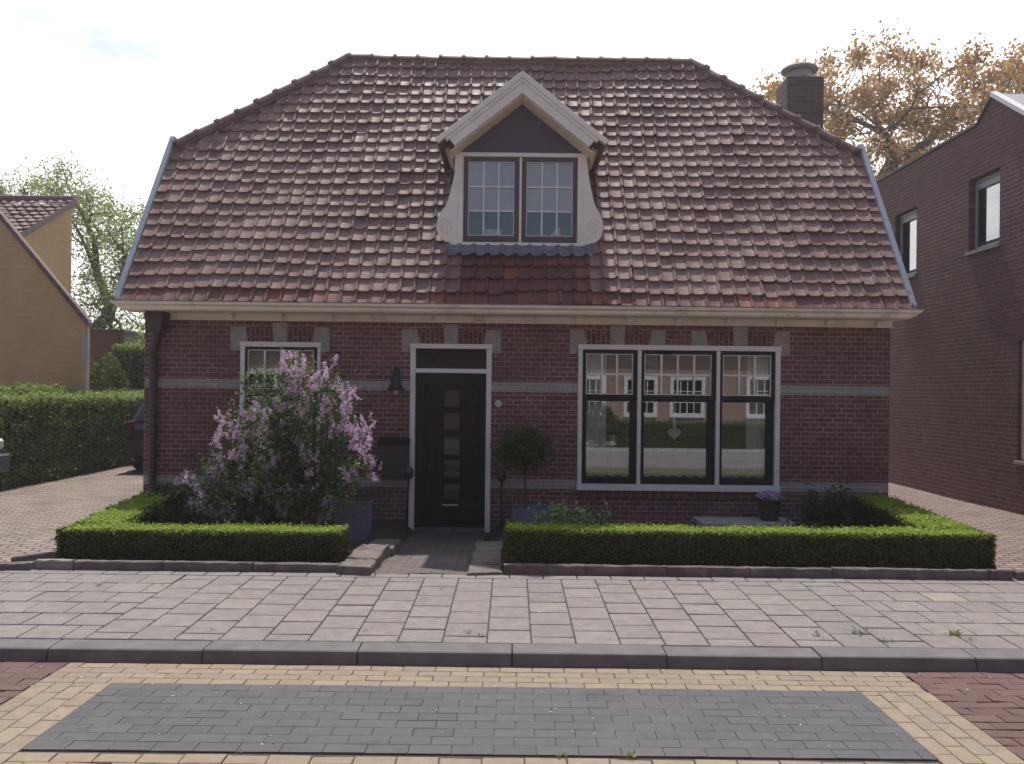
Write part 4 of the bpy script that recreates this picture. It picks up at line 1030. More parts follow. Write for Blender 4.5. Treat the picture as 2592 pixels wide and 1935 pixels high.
# things on the attic sill
p = dpt(780,955,d=YD+.2); b = MB(); b.box(p.x-.11, p.x+.11, YD+.15, YD+.25, wz0+.012, p.z+.03)
tag(b.build('storage_box', m['fabric'], bevel=.01), 'pale low box behind the left dormer window', 'box')
p = dpt(1505,930,d=YD+.2); zz = wz0+.012; b = MB(); b.box(p.x-.08,p.x+.08,YD+.14,YD+.26,zz,zz+.13); b.prism([(p.x-.09,zz+.13),(p.x+.09,zz+.13),(p.x,zz+.24)],'y',YD+.13,YD+.27); b.box(p.x+.03,p.x+.055,YD+.18,YD+.21,zz+.18,zz+.26)
tag(b.build('toy_house', m['fabric'], bevel=.004), 'small white ornamental house behind the right dormer window', 'ornament')

# ---- curtains and heart in the big window
def cloth(name, x0, x1, z0, z1, y, folds, amp, mat, label, cat, scal=None, group=None):
    b = MB(); n = max(24, int(folds*10)); rows = 10; vs = []
    for j in range(rows+1):
        for i in range(n+1):
            u = i/n; x = x0+(x1-x0)*u; zb = z0 + (abs(math.sin(u*math.pi*scal))*-.028 if scal else 0)
            z = zb + (z1-zb)*j/rows
            vs.append((x, y + amp*math.sin(u*folds*2*math.pi + .5*math.sin(j*.6)) , z))
    b.add(vs, [(j*(n+1)+i, j*(n+1)+i+1, (j+1)*(n+1)+i+1, (j+1)*(n+1)+i) for j in range(rows) for i in range(n)])
    return tag(b.build(name, mat, smooth=True), label, cat, group)
W = [(L[3][0], L[3][1], L[3][2], L[3][3]) for L in L2]
zc_t = at(1716,1139,YW+.12).z; zc_b = at(1716,1203,YW+.12).z
lb = ['scalloped lace half-curtain in the left light of the big window','scalloped lace half-curtain in the wide middle light of the big window','scalloped lace half-curtain in the right light of the big window']
for k, q in enumerate(W): cloth('lace_curtain', q[0]-.02, q[1]+.02, zc_b, zc_t, YW+.112, 5 if k == 1 else 3, .008, m['lace'], lb[k], 'curtain', scal=6 if k == 1 else 4, group='lace half-curtains in the big window')
cloth('curtain', W[0][0]-.03, at(1533,1100,YW+.2).x, zc_b+.02, U1[3]+.03, YW+.155, 9, .018, m['fabric'], 'gathered white curtain at the left side of the big window', 'curtain', group='gathered side curtains')
cloth('curtain', at(1886,1100,YW+.2).x, W[2][1]+.05, zc_b+.02, U1[3]+.03, YW+.155, 9, .018, m['fabric'], 'gathered white curtain at the right side of the big window', 'curtain', group='gathered side curtains')
cloth('curtain', L1[0]-.03, L1[1]+.03, L1[2]-.05, L1[3]-.02, YW+.2, 10, .02, m['fabric'], 'white net curtain in the lower sash behind the lilac', 'curtain')
hc = at(1707,1098,YW+.16); hp = []
for i in range(40):
    a = 2*math.pi*i/40; hp.append((hc.x + .0052*16*math.sin(a)**3, hc.z + .0052*(13*math.cos(a)-5*math.cos(2*a)-2*math.cos(3*a)-math.cos(4*a))))
ht = thing('heart_ornament', hc, 'pale heart ornament hanging in the middle of the big window', 'ornament')
b = MB(); b.prism(hp[::-1], 'y', YW+.15, YW+.17); b.build('heart', m['fabric'], ht, bevel=.005)
b = MB(); b.box(hc.x-.018, hc.x+.018, YW+.158, YW+.162, hc.z+.05, at(1716,1018,YW+.16).z+.1); b.build('ribbon', m['fabric'], ht)

# ---- things on the facade
lp = at(1003,960,YW-.12); t = thing('wall_lamp', lp, 'black bell-shaped wall lamp left of the front door', 'lamp')
b = MB(); zt = at(1003,935,YW-.12).z; zb = at(1003,989,YW-.12).z; hh = zt-zb
b.lathe([(.118,0),(.116,.006),(.095,.03),(.072,.065),(.062,.11),(.055,.17),(.045,.2),(.03,.215),(.03,.25),(.012,.27)], (lp.x, YW-.14, zb), 24); b.build('lamp_shade', m['black'], t, smooth=True)
b = MB(); b.lathe([(.02,-.055),(.036,-.04),(.04,-.015),(.035,.02)], (lp.x, YW-.14, zb), 14); b.build('bulb', m['bulb'], t, smooth=True)
b = MB(); b.tube([(lp.x,YW-.14,zb+.25),(lp.x,YW-.09,zb+.28),(lp.x,YW-.03,zb+.22),(lp.x,YW,zb+.2)], .011, 8); b.box(lp.x-.03,lp.x+.03,YW-.012,YW-.001,zb+.13,zb+.26); b.build('wall_arm', m['black'], t)
q = rect(960,1036,1108,1210,YW-.06); t = thing('mailbox', ((q[0]+q[1])/2, YW-.05, q[2]), 'dark wall-hung letterbox between the lilac and the front door', 'mailbox')
b = MB(); b.prism([(YW-.002,q[2]),(YW-.13,q[2]),(YW-.13,q[3]-.07),(YW-.002,q[3])], 'x', q[0], q[1]); b.build('body', m['dark_pot'], t, bevel=.008)
b = MB(); b.prism([(YW-.003,q[3]+.006),(YW-.145,q[3]-.072),(YW-.145,q[3]-.085),(YW-.003,q[3]-.008)], 'x', q[0]-.01, q[1]+.01); b.build('lid', m['black'], t)
b = MB(); b.box(q[0]+.05, q[1]-.05, YW-.136, YW-.1305, q[3]-.15, q[3]-.125); b.build('slot', m['pipe'], t)
pc = at(1261.5,1022,YW); t = thing('house_number_plate', pc, 'small round pale enamel house-number plate right of the front door', 'number plate')
b = MB(); b.lathe([(.001,.0),(.040,.0),(.044,-.004),(.044,-.014)], (0,0,0), 28)
b.v = [(pc.x+x, YW-.016-z, pc.z+y) for x,y,z in b.v]; b.build('plate', m['enamel'], t)
b = MB()
for (x, z, wx, wz, an) in ((-.017,.002,.006,.02,.4),(-.013,-.006,.014,.005,0),(-.014,.010,.013,.005,0),(.004,.009,.016,.005,.1),(.006,-.004,.005,.022,-.2),(.019,.001,.007,.012,0),(.010,-.011,.016,.004,0)):
    b.obox(Matrix.Translation((pc.x+x, YW-.0175, pc.z+z)) @ Matrix.Rotation(an,4,'Y'), wx, .003, wz)
b.build('marking', m['enamel_mark'], t)
# iron posts with balls
for (bx, by, fx, fy, lab) in ((1035,1197,1027,1352,'thin iron post with a ball top left of the front door'),(1270,1204,1270,1356,'thin iron post with a ball top right of the front door, by the topiary')):
    d = 10.45; p = at(bx,by,d); f = at(fx,fy,d+.02); t = thing('ball_post', f, lab, 'post', 'iron ball-topped posts by the door')
    b = MB(); b.tube([f, p - Vector((0,0,.05))], [.016,.013], 10); b.lathe([(.045,0),(.045,.02),(.02,.03)], f, 12); b.build('post', m['black'], t)
    b = MB(); b.lathe([(.012,-.085),(.03,-.075),(.05,-.05),(.06,-.01),(.058,.03),(.042,.06),(.015,.078),(.005,.085)], p, 18); b.build('ball', m['pipe'], t, smooth=True)

# ================================================================== FRONT GARDEN PLANTS
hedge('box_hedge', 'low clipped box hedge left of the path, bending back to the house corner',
      [(-4.20,-1.56,7.87,8.22,-.02,.325)] + [(-4.20-.085*i, -3.78-.085*i, 8.21+.5*i-.02, 8.21+.5*(i+1), -.02, .335) for i in range(5)], m['box_leaf'], .021, 17000, 11, rough=.032, shoots=110, top=m['box_lit'])
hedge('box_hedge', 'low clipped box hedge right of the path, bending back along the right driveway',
      [(-.04,4.49,7.87,8.23,-.02,.365)] + [(4.0+.07*i, 4.47+.06*i, 8.22+.5*i-.02, 8.22+.5*(i+1), -.02, .375) for i in range(5)], m['box_leaf'], .021, 17000, 12, rough=.032, shoots=110, top=m['box_lit'])

# lilac
rng = np.random.default_rng(21); LD = 9.42
lb_ = at(690,1330,LD); lb_.z = -.02
lil = thing('lilac_bush', lb_, 'tall lilac bush in purple bloom in front of the left window', 'bush')
outline = [(670,985,36),(722,955,40),(762,945,44),(805,975,40),(690,1020,55),(750,1020,65),(810,1030,55),(860,1035,38),(622,1080,50),(690,1090,75),(770,1090,80),(850,1100,58),(602,1140,55),(680,1160,90),(770,1170,90),(860,1160,60),(905,1190,36),(570,1200,50),(640,1230,85),(740,1240,90),(830,1230,72),(545,1270,55),(620,1290,65),(720,1295,65),(820,1285,55),(490,1285,36),(475,1235,22),(640,970,18)]
att = []
for (x, y, r) in outline:
    for k in range(max(3, int(r*r/420))):
        a = rng.uniform(0,6.28); q = r*math.sqrt(rng.random()); dd = LD + rng.normal()*.26
        att.append(np.array(at(x+q*math.cos(a), min(y+q*math.sin(a),1330), dd)))
nodes, par = grow(lb_, (0,0,1), att, rng, .16, .25, .12)
b = MB(); limbs(b, nodes, par, .035, .003, n=5); b.build('stem', m['twig'], lil)
C = np.concatenate([a + rng.normal(size=(34,3))*.085 for a in att])
MB().quads(leaf_quads(C, .055, rng, droop=.2, aspect=.62)).build('foliage', m['lilac_leaf'], lil)
zones = [(547,627,1048,1103,26),(545,624,1112,1148,14),(532,578,1153,1198,11),(441,515,1198,1238,10),(484,538,1247,1295,10),(703,777,895,942,15),(712,742,898,925,4),(825,840,912,962,6),(785,838,940,996,16),(709,800,940,1000,24),(857,902,965,1008,11),(862,891,1016,1045,7),(800,854,996,1022,9),(803,820,1031,1048,3),(831,854,1053,1088,6),(862,897,1048,1079,8),(905,942,1056,1116,12),(880,911,1082,1107,5),(868,914,1119,1133,5),(925,956,1147,1179,7),(874,902,1167,1201,7),(939,968,1193,1207,4),(743,769,1099,1125,5),(715,746,1048,1073,5),(732,763,997,1022,6),(652,677,1025,1053,6),(663,683,1070,1088,3),(680,695,1159,1181,3),(626,652,1196,1241,7),(669,686,1204,1247,5),(720,760,1210,1241,7),(584,604,1221,1241,3),(703,726,1264,1298,5),(820,840,1258,1278,4),(800,834,1287,1312,5),(606,635,1036,1059,6),(650,720,1000,1040,8),(690,800,1130,1160,5),(560,600,1260,1300,5),(640,700,1290,1320,3),(760,800,1160,1200,4)]
pan = [(rng.uniform(a,b_), rng.uniform(c,d)+6) for a,b_,c,d,n in zones for _ in range(max(2, int(n*.8)))]
fl = []; T = []
for (x, y) in pan:
    for j in range(2):
        d = LD - .30 + rng.uniform(-.08,.28) if y > 1000 else LD + rng.uniform(-.3,.25)
        p = np.array(at(x+rng.normal()*6, y+rng.normal()*6, d)); ax = np.array((rng.normal()*.35, rng.normal()*.35, 1.0)); ax /= np.linalg.norm(ax)
        n = int(rng.uniform(32, 68)); h = rng.random(n); r = (1-h*.75)*.038*np.sqrt(rng.random(n)); th = rng.uniform(0,6.28,n); L = rng.uniform(.07,.14)
        off = np.stack([np.cos(th)*r, np.sin(th)*r, np.zeros(n)],1) + ax*(h[:,None]-.5)*L
        fl.append(p + off)
MB().quads(leaf_quads(np.concatenate(fl), .0145, rng, aspect=.9)).build('blossom', m['lilac_flower'], lil)

# standard topiary ball in planter
d = 10.15; tc_ = at(1323,1141,d); tb = at(1329,1300,d)
t = thing('topiary_ball', (tb.x,d,tb.z), 'small standard tree with a rounded dark clipped head right of the front door', 'topiary')
rng = np.random.default_rng(5); zbase = at(1329,1290,d).z
b = MB(); b.tube([(tb.x,d,zbase-.06),(tb.x+.005,d,zbase+.15),(tb.x-.005,d,tc_.z-.2),(tc_.x,d,tc_.z)], [.014,.012,.011,.009], 8)
for k in range(16):
    v = rng.normal(size=3); v /= np.linalg.norm(v); v[2] = abs(v[2])*.8; b.tube([(tc_.x,d,tc_.z-.15),(tc_.x+v[0]*.18,d+v[1]*.18,tc_.z-.1+v[2]*.2)], [.006,.002], 4)
b.build('trunk', m['twig'], t)
v = rng.normal(size=(6500,3)); v /= np.linalg.norm(v,axis=1,keepdims=True); v *= (rng.random((6500,1))**.36); v = v[np.sin(v[:,0]*13+v[:,1]*6)*np.sin(v[:,1]*12-v[:,2]*5)*np.sin(v[:,2]*14+v[:,0]*4) > -.28]
v[:,2] = np.where(v[:,2] < 0, v[:,2]*.72, v[:,2]*.85); v *= 1 + .16*np.sin(v[:,:1]*7+v[:,1:2]*7+v[:,2:]*9) + rng.normal(size=(len(v),1))*.07
MB().quads(leaf_quads(v*.335 + np.array(tc_), .036, rng)).build('crown', m['topiary'], t)
def planter(name, q, d, dep, label, mat, soil=True):
    x0,x1,z0,z1 = q; t = thing(name, ((x0+x1)/2, d+dep/2, z0), label, 'planter', 'grey square planters by the door')
    b = MB(); tp = .015; wl = .02
    b.add([(x0+tp,d+tp,z0),(x1-tp,d+tp,z0),(x1-tp,d+dep-tp,z0),(x0+tp,d+dep-tp,z0),(x0,d,z1),(x1,d,z1),(x1,d+dep,z1),(x0,d+dep,z1),(x0+wl,d+wl,z1),(x1-wl,d+wl,z1),(x1-wl,d+dep-wl,z1),(x0+wl,d+dep-wl,z1),(x0+wl,d+wl,z1-.08),(x1-wl,d+wl,z1-.08),(x1-wl,d+dep-wl,z1-.08),(x0+wl,d+dep-wl,z1-.08)],
          [(0,1,5,4),(1,2,6,5),(2,3,7,6),(3,0,4,7),(4,5,9,8),(5,6,10,9),(6,7,11,10),(7,4,8,11),(8,9,13,12),(9,10,14,13),(10,11,15,14),(11,8,12,15)]); b.build('box', mat, t, bevel=.004)
    b = MB(); b.box(x0+wl+.001,x1-wl-.001,d+wl+.001,d+dep-wl-.001,z1-.12,z1-.05); b.build('soil', m['soil'], t)
q = rect(1297,1392,1287,1342,10.0); planter('planter', (q[0],q[1],-.06,q[3]), 9.95, .42, 'blue-grey square planter right of the path, holding the standard tree', m['grey_pot'])
q = rect(873,931,1279,1345,9.5); planter('planter', (q[0]-.12,q[1],-.05,q[3]), 9.45, .40, 'blue-grey square planter between the lilac and the path', m['grey_pot'])
# leafy perennials
def clump(name, label, cat, c, rx, ry, h, n, ls, mat, seed, stems=12, aspect=.5):
    rng = np.random.default_rng(seed); t = thing(name, c, label, cat); c = np.array(c)
    b = MB(); P = []
    for k in range(stems):
        e = c + np.array((rng.uniform(-rx,rx), rng.uniform(-ry,ry), h*rng.uniform(.6,1)))
        s0 = c + np.array(((e-c)[0]*.5, (e-c)[1]*.5, 0)); b.tube([s0, (s0+e)/2 + np.array((0,0,h*.12)), e], [.006,.005,.002], 4)
        for j in range(n//stems):
            f = rng.uniform(.3,1.05); P.append(s0 + (e-s0)*f + rng.normal(size=3)*ls*.7)
    b.build('stem', m['twig'], t); MB().quads(leaf_quads(np.array(P), ls, rng, up=.2, aspect=aspect)).build('foliage', mat, t); return t
p = at(1395,1330,8.6); clump('leafy_plant', 'bluish green leafy perennial peeping over the hedge by the right planter', 'plant', (p.x,8.5,.0), .17, .14, at(1395,1280,8.5).z, 620, .06, m['perennial'], 3)
p = at(1480,1330,8.65); clump('leafy_plant', 'wider green leafy perennial over the right hedge, below the big window corner', 'plant', (p.x,8.5,.0), .20, .15, at(1480,1290,8.5).z, 760, .065, m['perennial'], 4)
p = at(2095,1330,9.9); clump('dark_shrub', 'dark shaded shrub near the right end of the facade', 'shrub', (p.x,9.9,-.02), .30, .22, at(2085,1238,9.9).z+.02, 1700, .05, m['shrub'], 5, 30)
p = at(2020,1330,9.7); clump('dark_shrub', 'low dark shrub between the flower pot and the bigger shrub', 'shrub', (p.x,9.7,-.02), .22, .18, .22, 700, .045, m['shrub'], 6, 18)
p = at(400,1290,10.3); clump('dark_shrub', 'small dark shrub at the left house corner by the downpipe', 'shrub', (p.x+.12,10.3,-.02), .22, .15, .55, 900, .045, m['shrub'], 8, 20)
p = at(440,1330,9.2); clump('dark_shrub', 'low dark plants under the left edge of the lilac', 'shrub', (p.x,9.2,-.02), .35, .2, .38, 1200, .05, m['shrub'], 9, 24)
# slab with flower pot
b = MB(); q = at(1780,1322,9.85); b.box(q.x-.05, at(2010,1322,9.85).x, 9.7, 10.2, q.z-.05, q.z+.015); 
for x in (q.x+.05, at(1950,1322,9.85).x): b.box(x, x+.12, 9.8, 10.1, -.05, q.z-.052)
tag(b.build('stone_bench', m['concrete'], bevel=.01), 'low grey stone bench under the big window', 'bench'); zben = q.z+.015
p = at(1950,1300,9.9); t = thing('flower_pot', (p.x,9.95,zben), 'tall dark pot of purple and white violas standing on the stone bench', 'flower pot')
zt = at(1950,1262,9.95).z; b = MB(); b.lathe([(.085,0),(.10,.02),(.125,(zt-zben)*.6),(.135,zt-zben-.03),(.145,zt-zben-.025),(.145,zt-zben),(.125,zt-zben),(.12,zt-zben-.04)], (p.x,9.95,zben), 22); b.build('pot', m['dark_pot'], t, smooth=True)
rng = np.random.default_rng(8); n = 320; v = rng.normal(size=(n,3)); v /= np.linalg.norm(v,axis=1,keepdims=True); v[:,2] = np.abs(v[:,2])*.5
C = np.array((p.x,9.95,zt+.01)) + v*np.array((.16,.14,.15))*rng.uniform(.7,1,(n,1))
MB().quads(leaf_quads(C, .035, rng, aspect=.9)).build('blossom', m['viola'], t)
C = np.array((p.x,9.95,zt)) + v*np.array((.15,.13,.10))*rng.uniform(.4,1,(n,1)); MB().quads(leaf_quads(C, .035, rng)).build('foliage', m['shrub'], t)

# weeds in the joints, litter on the paving
rng = np.random.default_rng(31); P = []; SZ = []
def tuft(x, y, z, n, s):
    for k in range(n):
        a = rng.uniform(0,6.28); P.append((np.array((x+rng.normal()*s*.5, y+rng.normal()*s*.4, z+.004)), np.array((math.cos(a),math.sin(a),rng.uniform(.2,1.2))), s*rng.uniform(.5,1.2)))
def grd(px, py, z0=None):
    # pixel on the pavement
    d = 6.5
    for _ in range(12): v = -(px-CX)*_s + (py-CY)*_c; d = (CZ - (zw(d) if d > 5.7 else ROAD))*F/v
    return at(px,py,d).x, d
for (px, py, n, s) in ((250,1483,14,.03),(120,1489,8,.02),(2178,1603,16,.05),(2240,1625,12,.04),(2420,1608,20,.055),(2070,1643,14,.04),(1215,1610,10,.03),(1360,1493,8,.02),(1120,1493,8,.02),(2455,1656,10,.03),(1595,1605,6,.02),(535,1630,8,.02),(922,1632,8,.02),(410,1482,8,.02),(1185,1635,10,.03)):
    x, d = grd(px, py); tuft(x, d, zw(d), n, s)
for (px, py, n, s) in ((1590,1926,24,.035),(1425,1930,14,.03),(600,1926,10,.02),(1950,1700,5,.012)):
    x, d = grd(px, min(py,1910)); tuft(x, 4.14 if py > 1900 else d, ROAD, n, s)
for k in range(230):
    c = rng.integers(0,20); x = -2.85 + .3*c; y = rng.uniform(5.72,7.5); tuft(x, y, zw(y)-.004, 2, .010)
for k in range(120): x = rng.uniform(-6,6); tuft(x, 5.695+rng.normal()*.004, -.045, 2, .011)
for k in range(140): x = rng.uniform(-4.4,4.6); tuft(x, rng.choice((7.5,7.645)), -.006, 2, .011)
for k in range(60): x = rng.uniform(-2.6,2.3); tuft(x, 5.476, ROAD, 2, .012)
Q = []
for c, a, s in P:
    a = a/np.linalg.norm(a); b_ = np.cross(a,(0,0,1)); b_ /= np.linalg.norm(b_)+1e-9
    Q.append(np.stack([c, c+a*s*.5+b_*s*.16, c+a*s, c+a*s*.5-b_*s*.16]))
tag(MB().quads(np.array(Q)).build('weeds', m['weed']), 'small weeds and moss growing in the paving joints', 'weeds', kind='stuff')
b = MB()
for k in range(170):
    if k < 70: x, y = rng.uniform(-4.4,4.4), rng.uniform(5.75,7.45); z = zw(y)+.003
    else: x, y = rng.uniform(-3.4,3.4), rng.uniform(4.2,5.44); z = ROAD+.003
    b.obox(Matrix.Translation((x,y,z)) @ Matrix.Rotation(rng.uniform(0,6.28),4,'Z') @ Matrix.Rotation(rng.normal()*.3,4,'X'), rng.uniform(.004,.016), rng.uniform(.003,.009), .002)
tag(b.build('litter', m['litter']), 'tiny petals and crumbs scattered on the paving', 'litter', kind='stuff')

# ================================================================== NEIGHBOURS
# right: tall red brick house, its flank along the driveway
NX = 6.9
nb = thing('neighbour_house', (NX+3, 14, 0), 'tall red brick neighbour house whose long flank runs along the right driveway', 'house')
def yz(px, py): d = NX*F/((px-CX)*_c + (py-CY)*_s); return d, at(px,py,d).z
wa = (12.11,12.93,3.83,4.92); wb_ = (14.6,15.42,3.74,4.90); wc = (9.9,11.62,.78,2.42)
prof_top = [(8.6,3.55),(12.30,5.98),(12.70,5.70),(26,5.70)]
b = MB()
ops = [wa, wb_, wc]
ys = sorted({8.6,12.3,12.7,26.0,*[o[0] for o in ops],*[o[1] for o in ops]})
def topz(y):
    for (a, za), (c, zc) in zip(prof_top, prof_top[1:]):
        if a <= y <= c: return za + (zc-za)*(y-a)/(c-a)
for i in range(len(ys)-1):
    a, c = ys[i], ys[i+1]; mid = (a+c)/2
    holes = sorted([(o[2],o[3]) for o in ops if o[0] < mid < o[1]]); z = -.3
    for h in holes:
        b.add([(NX,a,z),(NX,c,z),(NX,c,h[0]),(NX,a,h[0])], [(0,3,2,1)]); z = h[1]
    b.add([(NX,a,z),(NX,c,z),(NX,c,topz(c)),(NX,a,topz(a))], [(0,3,2,1)])
for (a,c,d,e) in ops:
    b.add([(NX,a,d),(NX,c,d),(NX,c,e),(NX,a,e),(NX+.2,a,d),(NX+.2,c,d),(NX+.2,c,e),(NX+.2,a,e)], [(0,1,5,4),(1,2,6,5),(2,3,7,6),(3,0,4,7)])
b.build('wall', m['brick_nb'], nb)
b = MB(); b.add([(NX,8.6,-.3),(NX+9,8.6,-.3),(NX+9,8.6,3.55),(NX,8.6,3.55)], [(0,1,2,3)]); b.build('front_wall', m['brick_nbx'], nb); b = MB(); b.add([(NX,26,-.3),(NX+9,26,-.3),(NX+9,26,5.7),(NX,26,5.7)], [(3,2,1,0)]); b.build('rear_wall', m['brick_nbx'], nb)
b = MB(); b.add([(NX+.06,8.5,3.52),(NX+9,8.5,3.52),(NX+9,12.3,6.02),(NX+.06,12.3,6.02)], [(0,1,2,3)]); b.add([(NX+.06,12.3,6.02),(NX+9,12.3,6.02),(NX+9,12.72,5.66),(NX+.06,12.72,5.66)], [(0,1,2,3)]); b.add([(NX+.01,12.7,5.68),(NX+9,12.7,5.68),(NX+9,26,5.68),(NX+.01,26,5.68)], [(0,1,2,3)]); b.build('roof', m['roofing'], nb)
b = MB()
for (p, q) in zip(prof_top[:1]+prof_top[1:2], prof_top[1:2]): b.add([(NX-.05,p[0],p[1]-.02),(NX-.05,q[0],q[1]-.0),(NX-.05,q[0],q[1]+.07),(NX-.05,p[0],p[1]+.05),(NX+.07,p[0],p[1]-.02),(NX+.07,q[0],q[1]),(NX+.07,q[0],q[1]+.07),(NX+.07,p[0],p[1]+.05)], [(0,3,2,1),(4,5,6,7),(3,7,6,2),(0,1,5,4),(1,2,6,5),(0,4,7,3)])
b.build('verge_trim', m['coping'], nb)
b = MB(); b.box(NX-.025, NX+.04, 12.7, 26, 5.69, 5.73); b.add([(NX-.025,12.32,5.99),(NX-.025,12.7,5.71),(NX-.025,12.7,5.74),(NX-.025,12.32,6.02),(NX+.04,12.32,5.99),(NX+.04,12.7,5.71),(NX+.04,12.7,5.74),(NX+.04,12.32,6.02)], [(0,1,2,3),(7,6,5,4),(3,2,6,7),(0,4,5,1)]); b.build('coping', m['dark_pot'], nb)
for k, (a,c,d,e) in enumerate(ops):
    b = MB(); X0, X1 = (NX+.09, NX+.17) if k < 2 else (NX+.045, NX+.125)
    def fr4(b, a, c, d, e, x0, x1, w):
        b.box(x0,x1,a,a+w,d,e); b.box(x0,x1,c-w,c,d,e); b.box(x0+.001,x1-.001,a+w,c-w,e-w,e); b.box(x0+.001,x1-.001,a+w,c-w,d,d+w)
    fr4(b, a+.01, c-.01, d+.01, e-.01, X0, X1, .055)
    if k == 2: b.box(X0+.01,X1-.01,a+.06,c-.06,d+1.28,d+1.33)
    wn_ = b.build('window', m['cream'] if k == 2 else m['plastic'], nb, bevel=.004)
    b = MB(); fr4(b, a+.066, c-.066, d+.066, e-.066, X0+.02, X1-.01, .05); b.build('sash', m['sash'], wn_)
    if k < 2:
        b = MB(); b.box(X0+.01,X1-.02,a+.07,c-.07,e-.16,e-.07); b.build('vent_strip', m['plastic'], wn_)
    pb = MB(); pb.box(X0+.045, X0+.049, a+.1, c-.1, d+.1, e-.1); pb.build('pane', m['glass_nb'], wn_)
    b = MB(); b.box(NX+.19, NX+.2, a, c, d, e); b.build('blind', m['dark_pot'] if k == 2 else m['blind'], wn_)
    b = MB(); b.box(NX-.04, NX+.09, a-.03, c+.03, d-.05, d-.002); b.build('sill', m['concrete'], wn_)

# left: yellow brick house
yh = thing('yellow_brick_house', (-12, 18, 0), 'yellow brick house with sloping dark red tiled gable behind the tall hedge', 'house')
A0 = at(222,806,18); A1 = at(0,540,18); sl = (A1.z-A0.z)/(A0.x-A1.x); apx = -13.0; apz = A0.z + sl*(A0.x-apx)
b = MB(); b.prism([(apx*2-A0.x,-.2),(A0.x,-.2),(A0.x,A0.z-.06),(apx,apz-.06),(apx*2-A0.x,A0.z-.06)], 'y', 18, 18.10); b.build('wall', m['brick_yel'], yh)
b = MB()
for sg in (1,-1):
    X = lambda x: x if sg > 0 else 2*apx - x
    for y0_, y1_ in ((17.95, 18.12),):
        vs = [(X(apx),y0_,apz),(X(A0.x+.03),y0_,A0.z-.17),(X(A0.x+.03),y1_,A0.z-.17),(X(apx),y1_,apz),(X(apx),y0_,apz+.07),(X(A0.x+.03),y0_,A0.z-.04),(X(A0.x+.03),y1_,A0.z-.04),(X(apx),y1_,apz+.07)]
        b.add(vs, [(0,1,2,3),(4,7,6,5),(0,4,5,1),(1,5,6,2)])
    for k in range(26):
        f0 = k/26; f1 = (k+1.12)/26; P0 = Vector((X(apx+(A0.x+.03-apx)*f0),17.93,apz+.07+(A0.z-.17-apz)*f0)); P1 = Vector((X(apx+(A0.x+.03-apx)*f1),17.93,apz+.07+(A0.z-.17-apz)*f1))
        b.add([P0+Vector((0,0,.0)),P1+Vector((0,0,.035)),P1+Vector((0,.18,.035)),P0+Vector((0,.18,0)),P0-Vector((0,0,.09)),P1-Vector((0,0,.08))], [(0,1,2,3),(0,4,5,1)])
b.build('roof', m['ntile'], yh)
# rear wing with mono-pitch roof
Bf = at(182,510,22.0); Bn = at(58,586,19.8); bx = (Bf.x+Bn.x)/2
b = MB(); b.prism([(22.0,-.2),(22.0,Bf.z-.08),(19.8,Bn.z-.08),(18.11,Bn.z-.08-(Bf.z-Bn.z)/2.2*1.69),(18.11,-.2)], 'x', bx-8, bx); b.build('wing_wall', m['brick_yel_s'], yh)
b = MB(); sV = Vector((0,2.2,Bf.z-Bn.z)).normalized(); sN = Vector((0,-sV.z,sV.y)); ln = math.hypot(3.0, (Bf.z-Bn.z)/2.2*3.0)
pantiles(b, 11, ln/11, lambda s: (bx-8, bx+.05), Vector((0,19.0,Bn.z-(Bf.z-Bn.z)/2.2*.8)), Vector((1,0,0)), sV, sN, x_start=bx+.05-40*.24, w=.24, seed=12, lift=.06)
b.box(bx-.02, bx+.03, 0,0,0,0) if False else None
vs = [(bx-.06,18.95,Bn.z-(Bf.z-Bn.z)/2.2*.85-.12),(bx-.06,22.05,Bf.z-.1),(bx-.06,22.05,Bf.z+.06),(bx-.06,18.95,Bn.z-(Bf.z-Bn.z)/2.2*.85+.02)]
b.add(vs + [(x+.13,y,z) for x,y,z in vs], [(0,3,2,1),(4,5,6,7),(3,7,6,2),(0,1,5,4),(1,2,6,5)])
b.tube([(bx-8,22.0,Bf.z+.05),(bx+.05,22.0,Bf.z+.05)], .09, 8)
b.build('wing_roof', m['ntile'], yh)
dp = at(227,900,18.1); b = MB(); zt = at(230,845,18.1).z
b.tube([(dp.x,17.93,0),(dp.x,17.93,zt-.05)], .045, 10); b.tube([(dp.x,17.93,zt-.55),(dp.x,17.93,zt)], .07, 12); b.build('downpipe', m['plastic'], yh)
# brick shed behind
q = rect(240,312,841,1010,24); sh = thing('brick_shed', ((q[0]+q[1])/2-1,25,0), 'small dark brick outbuilding with flat roof behind the bushes', 'shed')
b = MB(); b.box(q[0]-2, q[1], 24, 27, -.2, q[3]); b.build('wall', m['brick_shed'], sh)
b = MB(); b.box(q[0]-2.05, q[1]+.05, 23.94, 27.05, q[3]+.002, q[3]+.07); b.build('roof', m['dark_pot'], sh)
# tall hedge along the left driveway
hedge('tall_hedge', 'tall dense privet hedge along the far side of the left driveway', [(-9.0,-7.72,12.7,18.6,0,1.42),(-9.6,-8.9,12.9,17.6,0,1.56),(-8.9,-7.62,18.5,23,0,1.46)], m['privet'], .055, 2600, 15, rough=.10, shoots=60, top=m['privet_lit'])
